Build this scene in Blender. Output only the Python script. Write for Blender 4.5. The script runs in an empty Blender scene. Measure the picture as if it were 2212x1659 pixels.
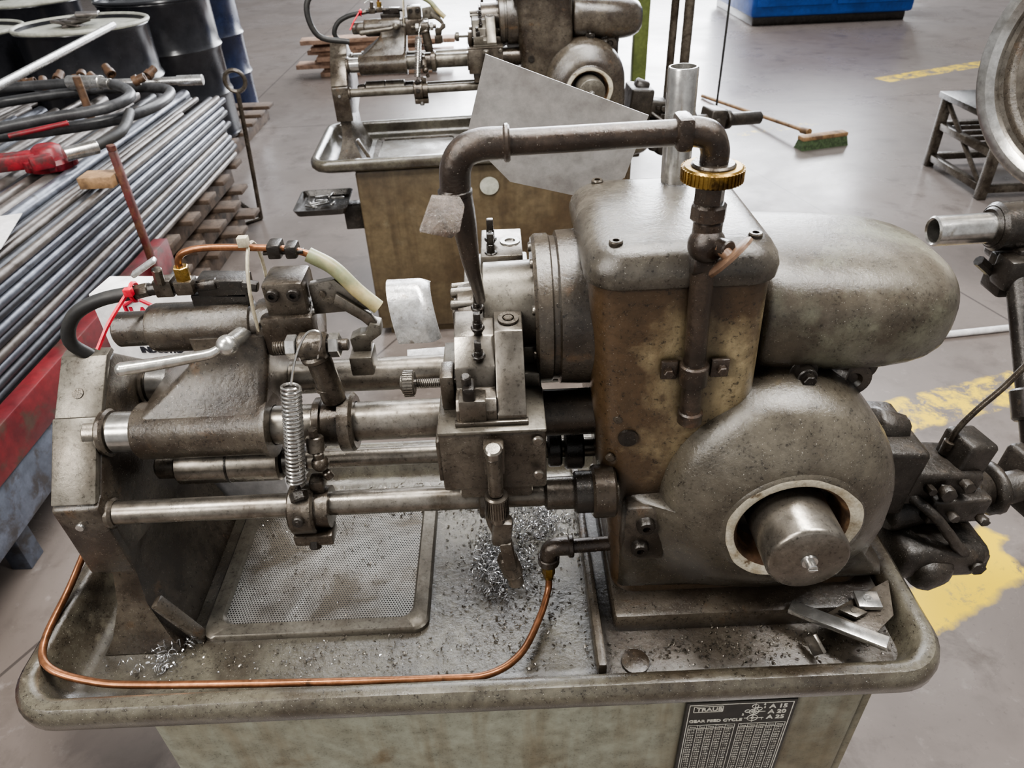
import bpy,bmesh,math,random
from mathutils import Vector as V, Matrix, Euler
random.seed(7)
PI=math.pi
# ------------------------------------------------------------------ materials
def nt(name):
    m=bpy.data.materials.new(name); m.use_nodes=True; t=m.node_tree; t.nodes.clear()
    o=t.nodes.new('ShaderNodeOutputMaterial'); p=t.nodes.new('ShaderNodeBsdfPrincipled')
    t.links.new(p.outputs[0],o.inputs[0]); return m,t,p
def noise_(t,co,sc,det=6,rough=.6,dist=0,mp=None):
    if mp:
        k=t.nodes.new('ShaderNodeMapping'); k.inputs['Scale'].default_value=mp[0]; k.inputs['Location'].default_value=mp[1]
        t.links.new(co,k.inputs[0]); co=k.outputs[0]
    n=t.nodes.new('ShaderNodeTexNoise'); n.inputs['Scale'].default_value=sc; n.inputs['Detail'].default_value=det
    n.inputs['Roughness'].default_value=rough; n.inputs['Distortion'].default_value=dist
    t.links.new(co,n.inputs['Vector']); return n.outputs[0]
def rng(t,v,a,b,c=0,d=1):
    n=t.nodes.new('ShaderNodeMapRange'); t.links.new(v,n.inputs[0])
    for i,x in enumerate((a,b,c,d)): n.inputs[i+1].default_value=x
    return n.outputs[0]
def mth(t,op,a,b=None):
    n=t.nodes.new('ShaderNodeMath'); n.operation=op
    for i,x in enumerate((a,b)):
        if x is None: continue
        if isinstance(x,(int,float)): n.inputs[i].default_value=x
        else: t.links.new(x,n.inputs[i])
    return n.outputs[0]
def mixc(t,f,a,b):
    n=t.nodes.new('ShaderNodeMixRGB')
    for i,x in enumerate((f,a,b)):
        if isinstance(x,(int,float)): n.inputs[i].default_value=x
        elif isinstance(x,tuple): n.inputs[i].default_value=(*x,1)
        else: t.links.new(x,n.inputs[i])
    return n.outputs[0]
def surf(name,c1,c2,c3=None,s=6,t1=(.42,.6),s3=14,t3=(.5,.62),metal=0,r=(.3,.6),bump=.25,bs=140,speck=0,spc=(.36,.34,.30),streak=0,sc=None,grads=(),coat=0,ao_grime=0,grit=0):
    """c1 base, c2 large grime, c3 patches; grads = (axis,from,to,amount) bias of grime; dirt = occlusion shade put into the colour of crevices, doubling as seam grime; grit = black oil grit"""
    m,t,p=nt(name); tc=t.nodes.new('ShaderNodeTexCoord'); co=tc.outputs['Object']
    n1=noise_(t,co,s,8,.62,.4); g1=n1
    if grads:
        sx=t.nodes.new('ShaderNodeSeparateXYZ'); t.links.new(tc.outputs['Generated'],sx.inputs[0])
        for (ax,a,b_,am) in grads: g1=mth(t,'ADD',g1,rng(t,sx.outputs[ax],a,b_,am,0))
    col=mixc(t,rng(t,g1,*t1),c1,c2)
    if c3: col=mixc(t,rng(t,noise_(t,co,s3,8,.65,.3,((1,1,1),(7.3,1.2,4.1))),*t3),col,c3)
    if streak:
        f=rng(t,noise_(t,co,1,6,.6,.2,((26,26,2.2),(3,8,1))),.48,.66,0,streak); col=mixc(t,f,col,sc or c2)
    nf=noise_(t,co,s*9,5,.7)
    col=mixc(t,rng(t,nf,.35,.7,.0,.5),col,tuple(x*.3 for x in c2))
    if grit:
        fg=mth(t,'MULTIPLY',rng(t,noise_(t,co,260,3,.6,0,((1,1,1),(2,5,9))),.56,.64,0,grit),rng(t,nf,.40,.60)); col=mixc(t,fg,col,(.012,.009,.006))
    if speck:
        fs=rng(t,noise_(t,co,620,2,.5),.69,.75,0,speck); col=mixc(t,fs,col,spc)
    if ao_grime:
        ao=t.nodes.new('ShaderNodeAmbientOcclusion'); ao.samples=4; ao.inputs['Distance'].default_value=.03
        f=rng(t,mth(t,'ADD',ao.outputs['AO'],mth(t,'MULTIPLY',mth(t,'SUBTRACT',nf,.5),.7)),.45,.85,ao_grime,0); col=mixc(t,f,col,(.014,.010,.007))  # occlusion shade painted into crevices in the grime colour
    t.links.new(col,p.inputs['Base Color'])
    t.links.new(rng(t,noise_(t,co,s*3,6,.6),.3,.7,r[0],r[1]),p.inputs['Roughness']); p.inputs['Metallic'].default_value=metal
    if coat: p.inputs['Coat Weight'].default_value=coat; p.inputs['Coat Roughness'].default_value=.14
    if bump:
        bn=t.nodes.new('ShaderNodeBump'); bn.inputs['Strength'].default_value=bump; bn.inputs['Distance'].default_value=.0015
        h=mth(t,'ADD',noise_(t,co,bs,6,.7),mth(t,'MULTIPLY',noise_(t,co,bs*.16,4,.5),1.6)); t.links.new(h,bn.inputs['Height'])
        t.links.new(bn.outputs[0],p.inputs['Normal'])
        if coat: t.links.new(bn.outputs[0],p.inputs['Coat Normal'])
    return m
M={}
M['tan']=surf('greasy_tan_paint',(.36,.29,.17),(.080,.050,.027),(.065,.040,.022),s=9,t1=(.46,.68),s3=13,t3=(.60,.72),r=(.22,.38),speck=.6,streak=.5,sc=(.11,.07,.036),bs=170,grads=((0,0,.26,.38),(2,.25,.62,.30),(2,1.0,.90,.28)),coat=.4,ao_grime=.85,bump=.35,grit=.8)
M['cast']=surf('greasy_dark_casting',(.108,.096,.077),(.050,.041,.031),(.17,.15,.12),s=6,t1=(.42,.62),s3=9,t3=(.58,.74),r=(.16,.32),speck=.9,bs=230,bump=.42,coat=.6,ao_grime=.8,grit=.8)
M['guard']=surf('greasy_gear_guard',(.098,.086,.066),(.050,.040,.028),(.17,.125,.07),s=5,t1=(.42,.62),s3=8,t3=(.60,.78),r=(.18,.34),speck=.9,bs=230,bump=.42,coat=.5,ao_grime=.7,grads=((2,.0,.35,.24),),grit=.8)
M['castr']=surf('oily_brown_casting',(.085,.071,.054),(.033,.024,.017),(.12,.070,.036),s=9,s3=16,t3=(.60,.74),r=(.15,.32),speck=.7,bs=190,bump=.45,coat=.5,ao_grime=.8,grit=.9)
M['olive']=surf('olive_grey_cover',(.118,.106,.084),(.066,.054,.039),(.20,.205,.15),s=5,t1=(.42,.60),s3=3.5,t3=(.54,.70),r=(.22,.38),speck=.8,bs=230,bump=.32,grads=((0,.0,.5,.20),(2,.0,.35,.15)),ao_grime=.6,coat=.3,grit=.7)
M['tray']=surf('oily_tray_paint',(.108,.098,.074),(.042,.033,.023),(.19,.17,.13),s=6,s3=12,t3=(.61,.72),r=(.11,.28),speck=.8,bs=140,bump=.42,coat=.6,ao_grime=.7,grit=.8)
M['cab']=surf('stained_grey_green_cabinet',(.30,.305,.245),(.205,.18,.12),(.13,.085,.04),s=3.4,t1=(.44,.66),s3=6,t3=(.57,.72),r=(.38,.55),streak=.5,sc=(.15,.105,.055),bs=90,bump=.1,ao_grime=.7,grit=.4)
M['cab2']=surf('rust_stained_cabinet',(.130,.098,.056),(.072,.048,.026),(.17,.145,.095),s=3.4,t1=(.42,.62),s3=6,t3=(.60,.74),r=(.38,.55),streak=.5,sc=(.05,.032,.018),bs=90,bump=.1)
M['steel']=surf('oily_steel',(.30,.275,.24),(.185,.163,.137),(.10,.08,.058),s=8,s3=14,t3=(.58,.74),metal=.85,r=(.22,.38),bump=.1,bs=260,ao_grime=.6,grit=.45)
M['steelo']=surf('dull_oily_steel_plate',(.185,.17,.143),(.118,.103,.083),(.07,.055,.042),s=10,s3=18,t3=(.58,.72),metal=.5,r=(.26,.40),bump=.15,bs=260,ao_grime=.5,speck=.5,grit=.6)
M['steelb']=surf('bright_steel',(.66,.65,.63),(.46,.44,.41),(.28,.24,.19),s=9,s3=20,t3=(.62,.75),metal=.9,r=(.16,.32),bump=.05,bs=300)
M['steeld']=surf('dark_oily_steel',(.140,.120,.096),(.062,.048,.035),(.035,.024,.016),s=10,s3=18,t3=(.55,.7),metal=.5,r=(.15,.32),bump=.3,bs=220,speck=.7,coat=.3,ao_grime=.7,grit=.7)
M['black']=surf('black_oil_metal',(.036,.031,.026),(.018,.014,.011),(.070,.052,.037),s=20,s3=30,t3=(.6,.7),metal=.3,r=(.12,.30),bump=.4,bs=220,speck=.5,coat=.3)
M['link']=surf('grease_caked_casting',(.048,.039,.031),(.020,.016,.012),(.085,.065,.046),s=12,s3=20,t3=(.58,.7),metal=.1,r=(.22,.5),bump=1.0,bs=90,speck=1,ao_grime=.8,grit=1,coat=.2)
M['pipe']=surf('greasy_brown_pipe',(.068,.049,.036),(.027,.019,.014),(.14,.08,.048),s=16,s3=24,t3=(.60,.74),metal=.35,r=(.13,.28),bump=.45,bs=240,speck=.7,coat=.5)
M['lever']=surf('polished_lever',(.78,.77,.73),(.58,.56,.51),s=12,metal=.9,r=(.18,.32),bump=.1,bs=150)
M['brass']=surf('dirty_brass',(.55,.37,.12),(.30,.18,.05),(.10,.06,.025),s=20,s3=40,metal=.9,r=(.22,.38),bump=.15)
M['copper']=surf('copper_tube',(.36,.165,.085),(.22,.10,.05),(.10,.055,.03),s=14,s3=20,t3=(.6,.7),metal=.75,r=(.26,.4),bump=.05)
M['rubber']=surf('black_rubber',(.02,.02,.02),(.035,.033,.03),s=20,r=(.45,.6),bump=.1)
M['hose']=surf('grey_hose',(.075,.075,.078),(.04,.04,.042),s=12,r=(.3,.45),bump=.05)
M['sheet']=surf('dull_sheet_metal',(.50,.485,.475),(.40,.375,.36),(.20,.165,.14),s=4,s3=9,t3=(.60,.74),metal=.2,r=(.32,.45),bump=.06,bs=60)
M['alu']=surf('scratched_aluminium',(.80,.80,.79),(.60,.59,.57),(.35,.33,.30),s=22,s3=45,t3=(.6,.68),metal=.85,r=(.22,.4),bump=.25,bs=100)
M['alub']=surf('blotchy_shiny_sheet',(.80,.80,.80),(.55,.54,.53),(.30,.27,.24),s=30,s3=60,t3=(.58,.66),metal=.6,r=(.15,.33),bump=.35,bs=120)
M['pale']=surf('worn_pale_paint',(.62,.57,.46),(.36,.29,.19),(.12,.08,.045),s=30,t1=(.48,.66),s3=34,t3=(.57,.66),r=(.3,.5),bump=.25)
M['tie']=surf('nylon_tie',(.50,.45,.34),(.36,.31,.22),s=20,r=(.4,.5),bump=0)
M['red']=surf('red_plastic',(.80,.03,.06),(.60,.02,.04),s=20,r=(.3,.4),bump=0)
M['redc']=surf('red_cast_paint',(.30,.02,.03),(.18,.012,.02),(.08,.03,.03),s=12,r=(.3,.5),bump=.2)
M['redp']=surf('red_rack_paint',(.18,.018,.022),(.10,.012,.016),(.07,.04,.03),s=4,s3=10,r=(.35,.55),bump=.1)
M['stake']=surf('rusty_red_stake',(.13,.030,.028),(.07,.025,.02),(.15,.07,.04),s=14,s3=20,r=(.4,.6),bump=.2)
M['bluep']=surf('grey_blue_paint',(.12,.135,.175),(.08,.09,.115),(.05,.045,.045),s=4,r=(.4,.6),bump=.1)
M['blue']=surf('blue_machine_paint',(.02,.10,.42),(.015,.07,.30),s=3,r=(.35,.5),bump=.02)
M['drum']=surf('black_drum_paint',(.016,.017,.021),(.026,.026,.03),s=3,r=(.18,.3),bump=.03)
M['drumb']=surf('navy_drum_paint',(.020,.032,.08),(.015,.020,.045),s=3,r=(.22,.38),bump=.03)
M['drumt']=surf('weathered_drum_lid',(.55,.55,.48),(.38,.38,.32),(.13,.12,.09),s=5,s3=12,t3=(.6,.7),r=(.4,.6),bump=.1)
M['white']=surf('white_cardboard',(.84,.82,.82),(.76,.74,.74),s=4,r=(.5,.6),bump=0)
M['wood']=surf('weathered_wood',(.40,.25,.135),(.26,.16,.08),(.14,.085,.05),s=6,s3=14,r=(.6,.75),bump=.15,bs=60)
M['woodd']=surf('dark_pallet_wood',(.15,.105,.075),(.09,.062,.045),(.045,.032,.023),s=6,s3=14,r=(.6,.75),bump=.15,bs=60)
M['woodp']=surf('pinkish_timber',(.48,.32,.23),(.36,.23,.16),(.22,.14,.10),s=6,s3=14,r=(.6,.75),bump=.15,bs=60)
M['green']=surf('green_machine_paint',(.19,.235,.07),(.13,.16,.05),s=4,r=(.4,.6),bump=.05)
M['brush']=surf('green_bristles',(.10,.15,.07),(.05,.07,.035),s=60,r=(.7,.9),bump=.8,bs=300)
M['bar']=surf('blue_grey_steel_bar',(.205,.22,.255),(.125,.13,.155),(.075,.07,.07),s=4,s3=8,t3=(.6,.72),metal=.6,r=(.24,.4),bump=.04)
M['bar2']=surf('brown_grey_steel_bar',(.20,.182,.168),(.125,.11,.10),(.07,.055,.045),s=4,s3=8,t3=(.58,.7),metal=.5,r=(.26,.44),bump=.05)
M['bar3']=surf('dark_steel_bar',(.085,.09,.10),(.055,.055,.062),s=4,metal=.6,r=(.3,.45),bump=.04)
M['hosed']=surf('green_sleeve',(.20,.22,.13),(.42,.34,.18),s=9,t1=(.45,.6),r=(.3,.5),bump=.05)
M['chip']=surf('metal_shavings',(.80,.80,.82),(.5,.5,.5),s=60,metal=.9,r=(.15,.3),bump=0)
M['chipd']=surf('oily_shavings',(.14,.125,.10),(.06,.048,.038),s=60,metal=.5,r=(.2,.35),bump=0)
M['ink']=surf('black_plate',(.018,.018,.018),(.03,.029,.026),s=12,r=(.3,.45),bump=.02)
M['inkw']=surf('plate_lettering',(.80,.78,.70),(.70,.67,.59),s=12,r=(.4,.5),bump=0)
M['redi']=surf('red_ink',(.60,.02,.06),(.55,.02,.05),s=12,r=(.5,.6),bump=0)
M['blki']=surf('black_ink',(.03,.03,.04),(.02,.02,.03),s=12,r=(.5,.6),bump=0)
M['rust']=surf('rusty_iron',(.15,.085,.05),(.07,.042,.027),(.22,.135,.075),s=18,s3=30,r=(.35,.55),bump=.3)
M['wall']=surf('workshop_wall_paint',(.50,.50,.50),(.42,.42,.41),s=1,r=(.6,.8),bump=.05,bs=20)
def mesh_mat():
    m,t,p=nt('perforated_screen'); tc=t.nodes.new('ShaderNodeTexCoord'); co=tc.outputs['Object']
    sx=t.nodes.new('ShaderNodeSeparateXYZ'); t.links.new(co,sx.inputs[0])
    pt=.0042
    yy=mth(t,'DIVIDE',sx.outputs[1],pt*.87); row=mth(t,'FLOOR',yy); odd=mth(t,'PINGPONG',row,1.0)
    xx=mth(t,'ADD',mth(t,'DIVIDE',sx.outputs[0],pt),mth(t,'MULTIPLY',odd,.5))
    fx=mth(t,'SUBTRACT',mth(t,'FRACT',xx),.5); fy=mth(t,'SUBTRACT',mth(t,'FRACT',yy),.5)
    d=mth(t,'SQRT',mth(t,'ADD',mth(t,'MULTIPLY',fx,fx),mth(t,'MULTIPLY',fy,fy)))
    hole=rng(t,d,.28,.36,1,0)
    n=noise_(t,co,9,7,.6,.5)
    base=mixc(t,rng(t,n,.38,.60),(.44,.43,.41),(.145,.125,.10))
    col=mixc(t,hole,base,(.010,.009,.008)); t.links.new(col,p.inputs['Base Color'])
    t.links.new(mth(t,'MULTIPLY',mth(t,'SUBTRACT',1,hole),.6),p.inputs['Metallic']); t.links.new(rng(t,n,.3,.7,.20,.42),p.inputs['Roughness'])
    bn=t.nodes.new('ShaderNodeBump'); bn.inputs['Strength'].default_value=.5; bn.inputs['Distance'].default_value=.001
    t.links.new(mth(t,'MULTIPLY',hole,-1),bn.inputs['Height']); t.links.new(bn.outputs[0],p.inputs['Normal'])
    return m
M['mesh']=mesh_mat()
def floor_mat():
    m,t,p=nt('worn_concrete_floor'); g=t.nodes.new('ShaderNodeNewGeometry'); co=g.outputs['Position']
    n1=noise_(t,co,.9,9,.62,.6); n2=noise_(t,co,5,8,.7,.3); n3=noise_(t,co,.35,4,.5)
    col=mixc(t,rng(t,n1,.38,.64),(.205,.180,.168),(.122,.103,.093))
    col=mixc(t,rng(t,n3,.42,.62,0,.6),col,(.155,.124,.104))
    col=mixc(t,rng(t,n2,.52,.74,0,.7),col,(.066,.054,.047))
    col=mixc(t,rng(t,noise_(t,co,16,5,.7),.60,.72,0,.4),col,(.30,.27,.255))
    col=mixc(t,rng(t,noise_(t,co,60,4,.7),.60,.70,0,.35),col,(.075,.064,.057))
    def loc(cx,cy,ang):
        k=t.nodes.new('ShaderNodeMapping'); k.vector_type='TEXTURE'; k.inputs['Location'].default_value=(cx,cy,0); k.inputs['Rotation'].default_value=(0,0,ang)
        t.links.new(co,k.inputs[0]); s=t.nodes.new('ShaderNodeSeparateXYZ'); t.links.new(k.outputs[0],s.inputs[0]); return s,k
    def L(cx,cy,hx,hy,ang,cut,c):
        nonlocal col
        s,_=loc(cx,cy,ang)
        w=mth(t,'MULTIPLY',mth(t,'SUBTRACT',noise_(t,co,14,4,.6),.5),.05)
        ax=mth(t,'ADD',mth(t,'ABSOLUTE',s.outputs[0]),w); ay=mth(t,'ADD',mth(t,'ABSOLUTE',s.outputs[1]),w)
        f=mth(t,'MULTIPLY',rng(t,ax,hx-.01,hx+.01,1,0),rng(t,ay,hy-.01,hy+.01,1,0))
        f=mth(t,'MULTIPLY',f,rng(t,noise_(t,co,11,9,.8,.4),cut-.05,cut+.06))
        col=mixc(t,f,col,c)
    Y=(.76,.53,.025)
    L(1.20,1.235,.23,.062,.47,.38,Y); L(1.36,1.385,.08,.035,.8,.40,Y)
    L(1.75,2.10,.62,.085,.27,.50,Y); L(4.2,7.1,.75,.09,.37,.49,Y); L(5.9,7.8,.8,.09,.37,.48,Y); L(2.1,5.5,.35,.05,.3,.56,Y)
    for (cx,cy,hx,hy,a) in ((0,6.2,20,.006,.02),(-2.3,6,.006,12,.0),(2.45,1.5,.005,4,.25),(-1.1,1.6,.005,3,-.5)):
        s,_=loc(cx,cy,a)
        f=mth(t,'MULTIPLY',mth(t,'LESS_THAN',mth(t,'ABSOLUTE',s.outputs[0]),hx),mth(t,'LESS_THAN',mth(t,'ABSOLUTE',s.outputs[1]),hy))
        col=mixc(t,mth(t,'MULTIPLY',f,.7),col,(.04,.034,.032))
    for (cx,cy,rad,am) in ((-.88,.70,.22,.9),(-.95,1.0,.24,.7),(3.3,4.4,.14,-.5),(2.3,3.2,.25,.3),(.9,1.6,.3,.35),(-.2,4.8,.4,.4)):
        s,k=loc(cx,cy,0)
        ln=t.nodes.new('ShaderNodeVectorMath'); ln.operation='LENGTH'; t.links.new(k.outputs[0],ln.inputs[0])
        dd=mth(t,'ADD',ln.outputs['Value'],mth(t,'MULTIPLY',mth(t,'SUBTRACT',n2,.5),.35))
        col=mixc(t,rng(t,dd,rad-.1,rad+.05,abs(am),0),col,(.038,.033,.031) if am>0 else (.36,.33,.30))
    t.links.new(col,p.inputs['Base Color']); t.links.new(rng(t,n1,.3,.7,.20,.40),p.inputs['Roughness'])
    bn=t.nodes.new('ShaderNodeBump'); bn.inputs['Strength'].default_value=.12; bn.inputs['Distance'].default_value=.004
    t.links.new(n2,bn.inputs['Height']); t.links.new(bn.outputs[0],p.inputs['Normal'])
    return m
M['floor']=floor_mat()
# ------------------------------------------------------------------ mesh builder
def cr(pts,res=6):
    P=[V(p) for p in pts]
    if len(P)<3: return P
    out=[]
    for i in range(len(P)-1):
        p0=P[i-1] if i else P[0]*2-P[1]; p1=P[i]; p2=P[i+1]; p3=P[i+2] if i+2<len(P) else P[-1]*2-P[-2]
        for k in range(res):
            u=k/res; out.append(.5*((2*p1)+(p2-p0)*u+(2*p0-5*p1+4*p2-p3)*u*u+(3*p1-p0-3*p2+p3)*u**3))
    out.append(P[-1]); return out
class B:
    def __init__(s): s.bm=bmesh.new()
    def merge(s,b,mi=0):
        for f in b.faces: f.material_index=mi
        me=bpy.data.meshes.new('tmp'); b.to_mesh(me); b.free(); s.bm.from_mesh(me); bpy.data.meshes.remove(me); return s
    def box(s,c,sz,bev=0,rot=None,mi=0,seg=2):
        b=bmesh.new(); bmesh.ops.create_cube(b,size=1); bmesh.ops.scale(b,vec=sz,verts=b.verts)
        if bev: bmesh.ops.bevel(b,geom=b.edges[:],offset=min(bev,min(sz)*.49),segments=seg,profile=.5,affect='EDGES')
        Mx=Matrix.Translation(c)
        if rot: Mx=Mx@Euler(rot).to_matrix().to_4x4()
        bmesh.ops.transform(b,matrix=Mx,verts=b.verts); return s.merge(b,mi)
    def bx(s,x0,x1,y0,y1,z0,z1,bev=0,mi=0,seg=2):
        return s.box(((x0+x1)/2,(y0+y1)/2,(z0+z1)/2),(x1-x0,y1-y0,z1-z0),bev,None,mi,seg)
    def rev(s,p,d,prof,seg=28,mi=0):
        b=bmesh.new(); q=V(d).normalized().to_track_quat('Z','Y'); p=V(p); rs=[]
        for (t,r) in prof:
            if r<1e-6: rs.append([b.verts.new(p+q@V((0,0,t)))])
            else: rs.append([b.verts.new(p+q@V((r*math.cos(2*PI*i/seg),r*math.sin(2*PI*i/seg),t))) for i in range(seg)])
        for a,c in zip(rs,rs[1:]):
            for i in range(seg):
                j=(i+1)%seg
                if len(a)==1 and len(c)==1: continue
                if len(a)==1: b.faces.new((a[0],c[j],c[i]))
                elif len(c)==1: b.faces.new((a[i],a[j],c[0]))
                else: b.faces.new((a[i],a[j],c[j],c[i]))
        bmesh.ops.recalc_face_normals(b,faces=b.faces[:]); return s.merge(b,mi)
    def cyl(s,p0,p1,r,bev=.0015,seg=28,mi=0,r2=None):
        p0=V(p0);p1=V(p1);L=(p1-p0).length; r2=r if r2 is None else r2; bev=min(bev,r*.4,L*.3)
        return s.rev(p0,p1-p0,[(0,0),(0,r-bev),(bev,r),(L-bev,r2),(L,r2-bev),(L,0)],seg,mi)
    def hexb(s,p,d,r,h,mi=0):
        d=V(d).normalized(); return s.cyl(p,V(p)+d*h,r,.001,6,mi)
    def socket(s,p,d,r,h,mi=0,mi2=0):
        return s.rev(p,d,[(0,r),(h*.8,r),(h,r*.85),(h,r*.5),(h*.3,r*.45),(h*.3,0)],16,mi)
    def ball(s,c,r,mi=0,sc=(1,1,1)):
        b=bmesh.new(); bmesh.ops.create_uvsphere(b,u_segments=20,v_segments=12,radius=r); bmesh.ops.scale(b,vec=sc,verts=b.verts)
        bmesh.ops.translate(b,vec=c,verts=b.verts); return s.merge(b,mi)
    def tube(s,pts,r,seg=10,res=6,mi=0,smooth=True,closed=False):
        P=cr(pts,res) if smooth else [V(p) for p in pts]; n=len(P); b=bmesh.new(); rings=[]
        T=[(P[min(i+1,n-1)]-P[max(i-1,0)]).normalized() for i in range(n)]
        up=V((0,0,1)) if abs(T[0].z)<.9 else V((1,0,0)); N=(up-T[0]*up.dot(T[0])).normalized()
        for i in range(n):
            N=(N-T[i]*N.dot(T[i])).normalized(); Bn=T[i].cross(N)
            rr=r if isinstance(r,(int,float)) else r[0]+(r[1]-r[0])*i/(n-1)
            rings.append([b.verts.new(P[i]+N*(rr*math.cos(2*PI*k/seg))+Bn*(rr*math.sin(2*PI*k/seg))) for k in range(seg)])
        for a,c in zip(rings,rings[1:]):
            for k in range(seg): b.faces.new((a[k],a[(k+1)%seg],c[(k+1)%seg],c[k]))
        b.faces.new(rings[0][::-1]); b.faces.new(rings[-1])
        bmesh.ops.recalc_face_normals(b,faces=b.faces[:]); return s.merge(b,mi)
    def prism(s,pts,ext,bev=0,mi=0,seg=2):
        b=bmesh.new(); vs=[b.verts.new(p) for p in pts]; f=b.faces.new(vs)
        r=bmesh.ops.extrude_face_region(b,geom=[f]); nv=[e for e in r['geom'] if isinstance(e,bmesh.types.BMVert)]
        bmesh.ops.translate(b,vec=ext,verts=nv); bmesh.ops.recalc_face_normals(b,faces=b.faces[:])
        if bev: bmesh.ops.bevel(b,geom=b.edges[:],offset=bev,segments=seg,profile=.5,affect='EDGES',clamp_overlap=True)
        return s.merge(b,mi)
    def loft(s,rings,mi=0,cap=(1,1)):
        b=bmesh.new(); R=[[b.verts.new(p) for p in r] for r in rings]; n=len(R[0])
        for a,c in zip(R,R[1:]):
            for k in range(n): b.faces.new((a[k],a[(k+1)%n],c[(k+1)%n],c[k]))
        if cap[0]: b.faces.new(R[0][::-1])
        if cap[1]: b.faces.new(R[-1])
        bmesh.ops.recalc_face_normals(b,faces=b.faces[:]); return s.merge(b,mi)
    def helix(s,p0,p1,R,r,turns,seg=6,mi=0,sp=14):
        p0=V(p0);p1=V(p1);q=(p1-p0).normalized().to_track_quat('Z','Y');L=(p1-p0).length;n=int(turns*sp)
        return s.tube([p0+q@V((R*math.cos(2*PI*i/sp),R*math.sin(2*PI*i/sp),L*i/n)) for i in range(n+1)],r,seg,1,mi,False)
    def text(s,body,size,loc,rot,mi=0,ext=.0004,align='LEFT',bold=0):
        cu=bpy.data.curves.new('t','FONT'); cu.body=body; cu.size=size; cu.extrude=ext; cu.align_x=align; cu.resolution_u=3; cu.offset=bold
        o=bpy.data.objects.new('t',cu); bpy.context.scene.collection.objects.link(o); bpy.context.view_layer.update()
        me=bpy.data.meshes.new_from_object(o.evaluated_get(bpy.context.evaluated_depsgraph_get()))
        b=bmesh.new(); b.from_mesh(me); bpy.data.objects.remove(o); bpy.data.meshes.remove(me); bpy.data.curves.remove(cu)
        bmesh.ops.transform(b,matrix=Matrix.Translation(loc)@Euler(rot).to_matrix().to_4x4(),verts=b.verts); return s.merge(b,mi)
WL={}
def link(o): bpy.context.scene.collection.objects.link(o)
def fin(b,name,mats,parent=None,label=None,cat=None,ang=38,kind=None,group=None,jit=0):
    me=bpy.data.meshes.new(name); bm=b.bm
    if jit:
        for v in bm.verts: v.co+=V((random.uniform(-1,1),random.uniform(-1,1),random.uniform(-1,1)))*jit
    xs=[v.co.x for v in bm.verts];ys=[v.co.y for v in bm.verts];zs=[v.co.z for v in bm.verts]
    c=V(((min(xs)+max(xs))/2,(min(ys)+max(ys))/2,min(zs) if parent is None else (min(zs)+max(zs))/2))
    bmesh.ops.translate(bm,vec=-c,verts=bm.verts); bm.to_mesh(me); bm.free()
    for m in (mats if isinstance(mats,(list,tuple)) else [mats]): me.materials.append(M[m])
    me.polygons.foreach_set('use_smooth',[True]*len(me.polygons)); me.set_sharp_from_angle(angle=math.radians(ang))
    o=bpy.data.objects.new(name,me); link(o); WL[o.name]=c
    if parent is not None: o.parent=parent; o.location=c-WL[parent.name]
    else: o.location=c
    if label: o['label']=label
    if cat: o['category']=cat
    if kind: o['kind']=kind
    if group: o['group']=group
    return o
def root(name,loc,label,cat,group=None):
    e=bpy.data.objects.new(name,None); e.empty_display_size=.1; e.location=loc; link(e); WL[e.name]=V(loc)
    e['label']=label; e['category']=cat
    if group: e['group']=group
    return e
def rrect(x0,x1,y0,y1,r,z,n=6):
    out=[]
    for cx,cy,a in ((x1-r,y1-r,0),(x0+r,y1-r,90),(x0+r,y0+r,180),(x1-r,y0+r,270)):
        for i in range(n+1):
            t=math.radians(a+90*i/n); out.append((cx+r*math.cos(t),cy+r*math.sin(t),z))
    return out
# ------------------------------------------------------------------ floor and walls
b=B(); b.bx(-14,14,-4,24,-.05,0); fin(b,'floor','floor',kind='structure')
for nm,a in (('wall_back',(-14.2,14.2,24,24.2,0,5)),('wall_front',(-14.2,14.2,-4.2,-4,0,5)),('wall_left',(-14.2,-14,-4,24,0,5)),('wall_right',(14,14.2,-4,24,0,5))):
    b=B(); b.bx(*a); fin(b,nm,'wall',kind='structure')
# ------------------------------------------------------------------ LATHE
LA=root('lathe',(-.05,.78,0),'oil-covered automatic lathe with copper line and open chip tray','lathe','automatic lathes')
P=LA
b=B(); b.bx(-.53,.48,.55,.95,.04,.745,.012); b.bx(-.49,.44,.58,.92,0,.05)
b.bx(.477,.496,.56,.94,.06,.72,.003)
cab=fin(b,'cabinet','cab',P)
b=B()
b.bx(.224,.380,.545,.5505,.40,.700,.001,0)
for z0,z1,x0,x1 in ((.4055,.6945,.2285,.2295),(.4055,.6945,.3745,.3755)): b.bx(x0,x1,.5443,.5452,z0,z1,0,1)
for z in (.6945,.4055): b.bx(.2285,.3755,.5443,.5452,z-.0005,z+.0005,0,1)
R=(PI/2,0,0); Y=.5446
b.text('TRAUB',.0118,(.2390,Y,.6793),R,1,bold=.00022)
for x0,x1,z0,z1 in ((.235,.277,.676,.677),(.235,.277,.6900,.691),(.235,.236,.676,.691),(.276,.277,.676,.691)): b.bx(x0,x1,.5443,.5452,z0,z1,0,1)
b.text('GEAR FEED CYCLE',.0092,(.2315,Y,.650),R,1,bold=.00014)
for i,z in enumerate((.6805,.6665,.6525)): b.text('A '+('15','20','25')[i],.0130,(.3425,Y,z),R,1,bold=.0003)
def ring(b,x,z,r,n=20,w=.0006):
    b.tube([(x+r*math.cos(2*PI*i/n),.5448,z+r*math.sin(2*PI*i/n)) for i in range(n+1)],w,4,1,1,False)
for x,z,r in ((.322,.686,.0045),(.322,.672,.0068),(.322,.672,.0035),(.322,.656,.0075),(.322,.656,.002),(.329,.679,.0035),(.3125,.674,.0035)): ring(b,x,z,r)
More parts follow.
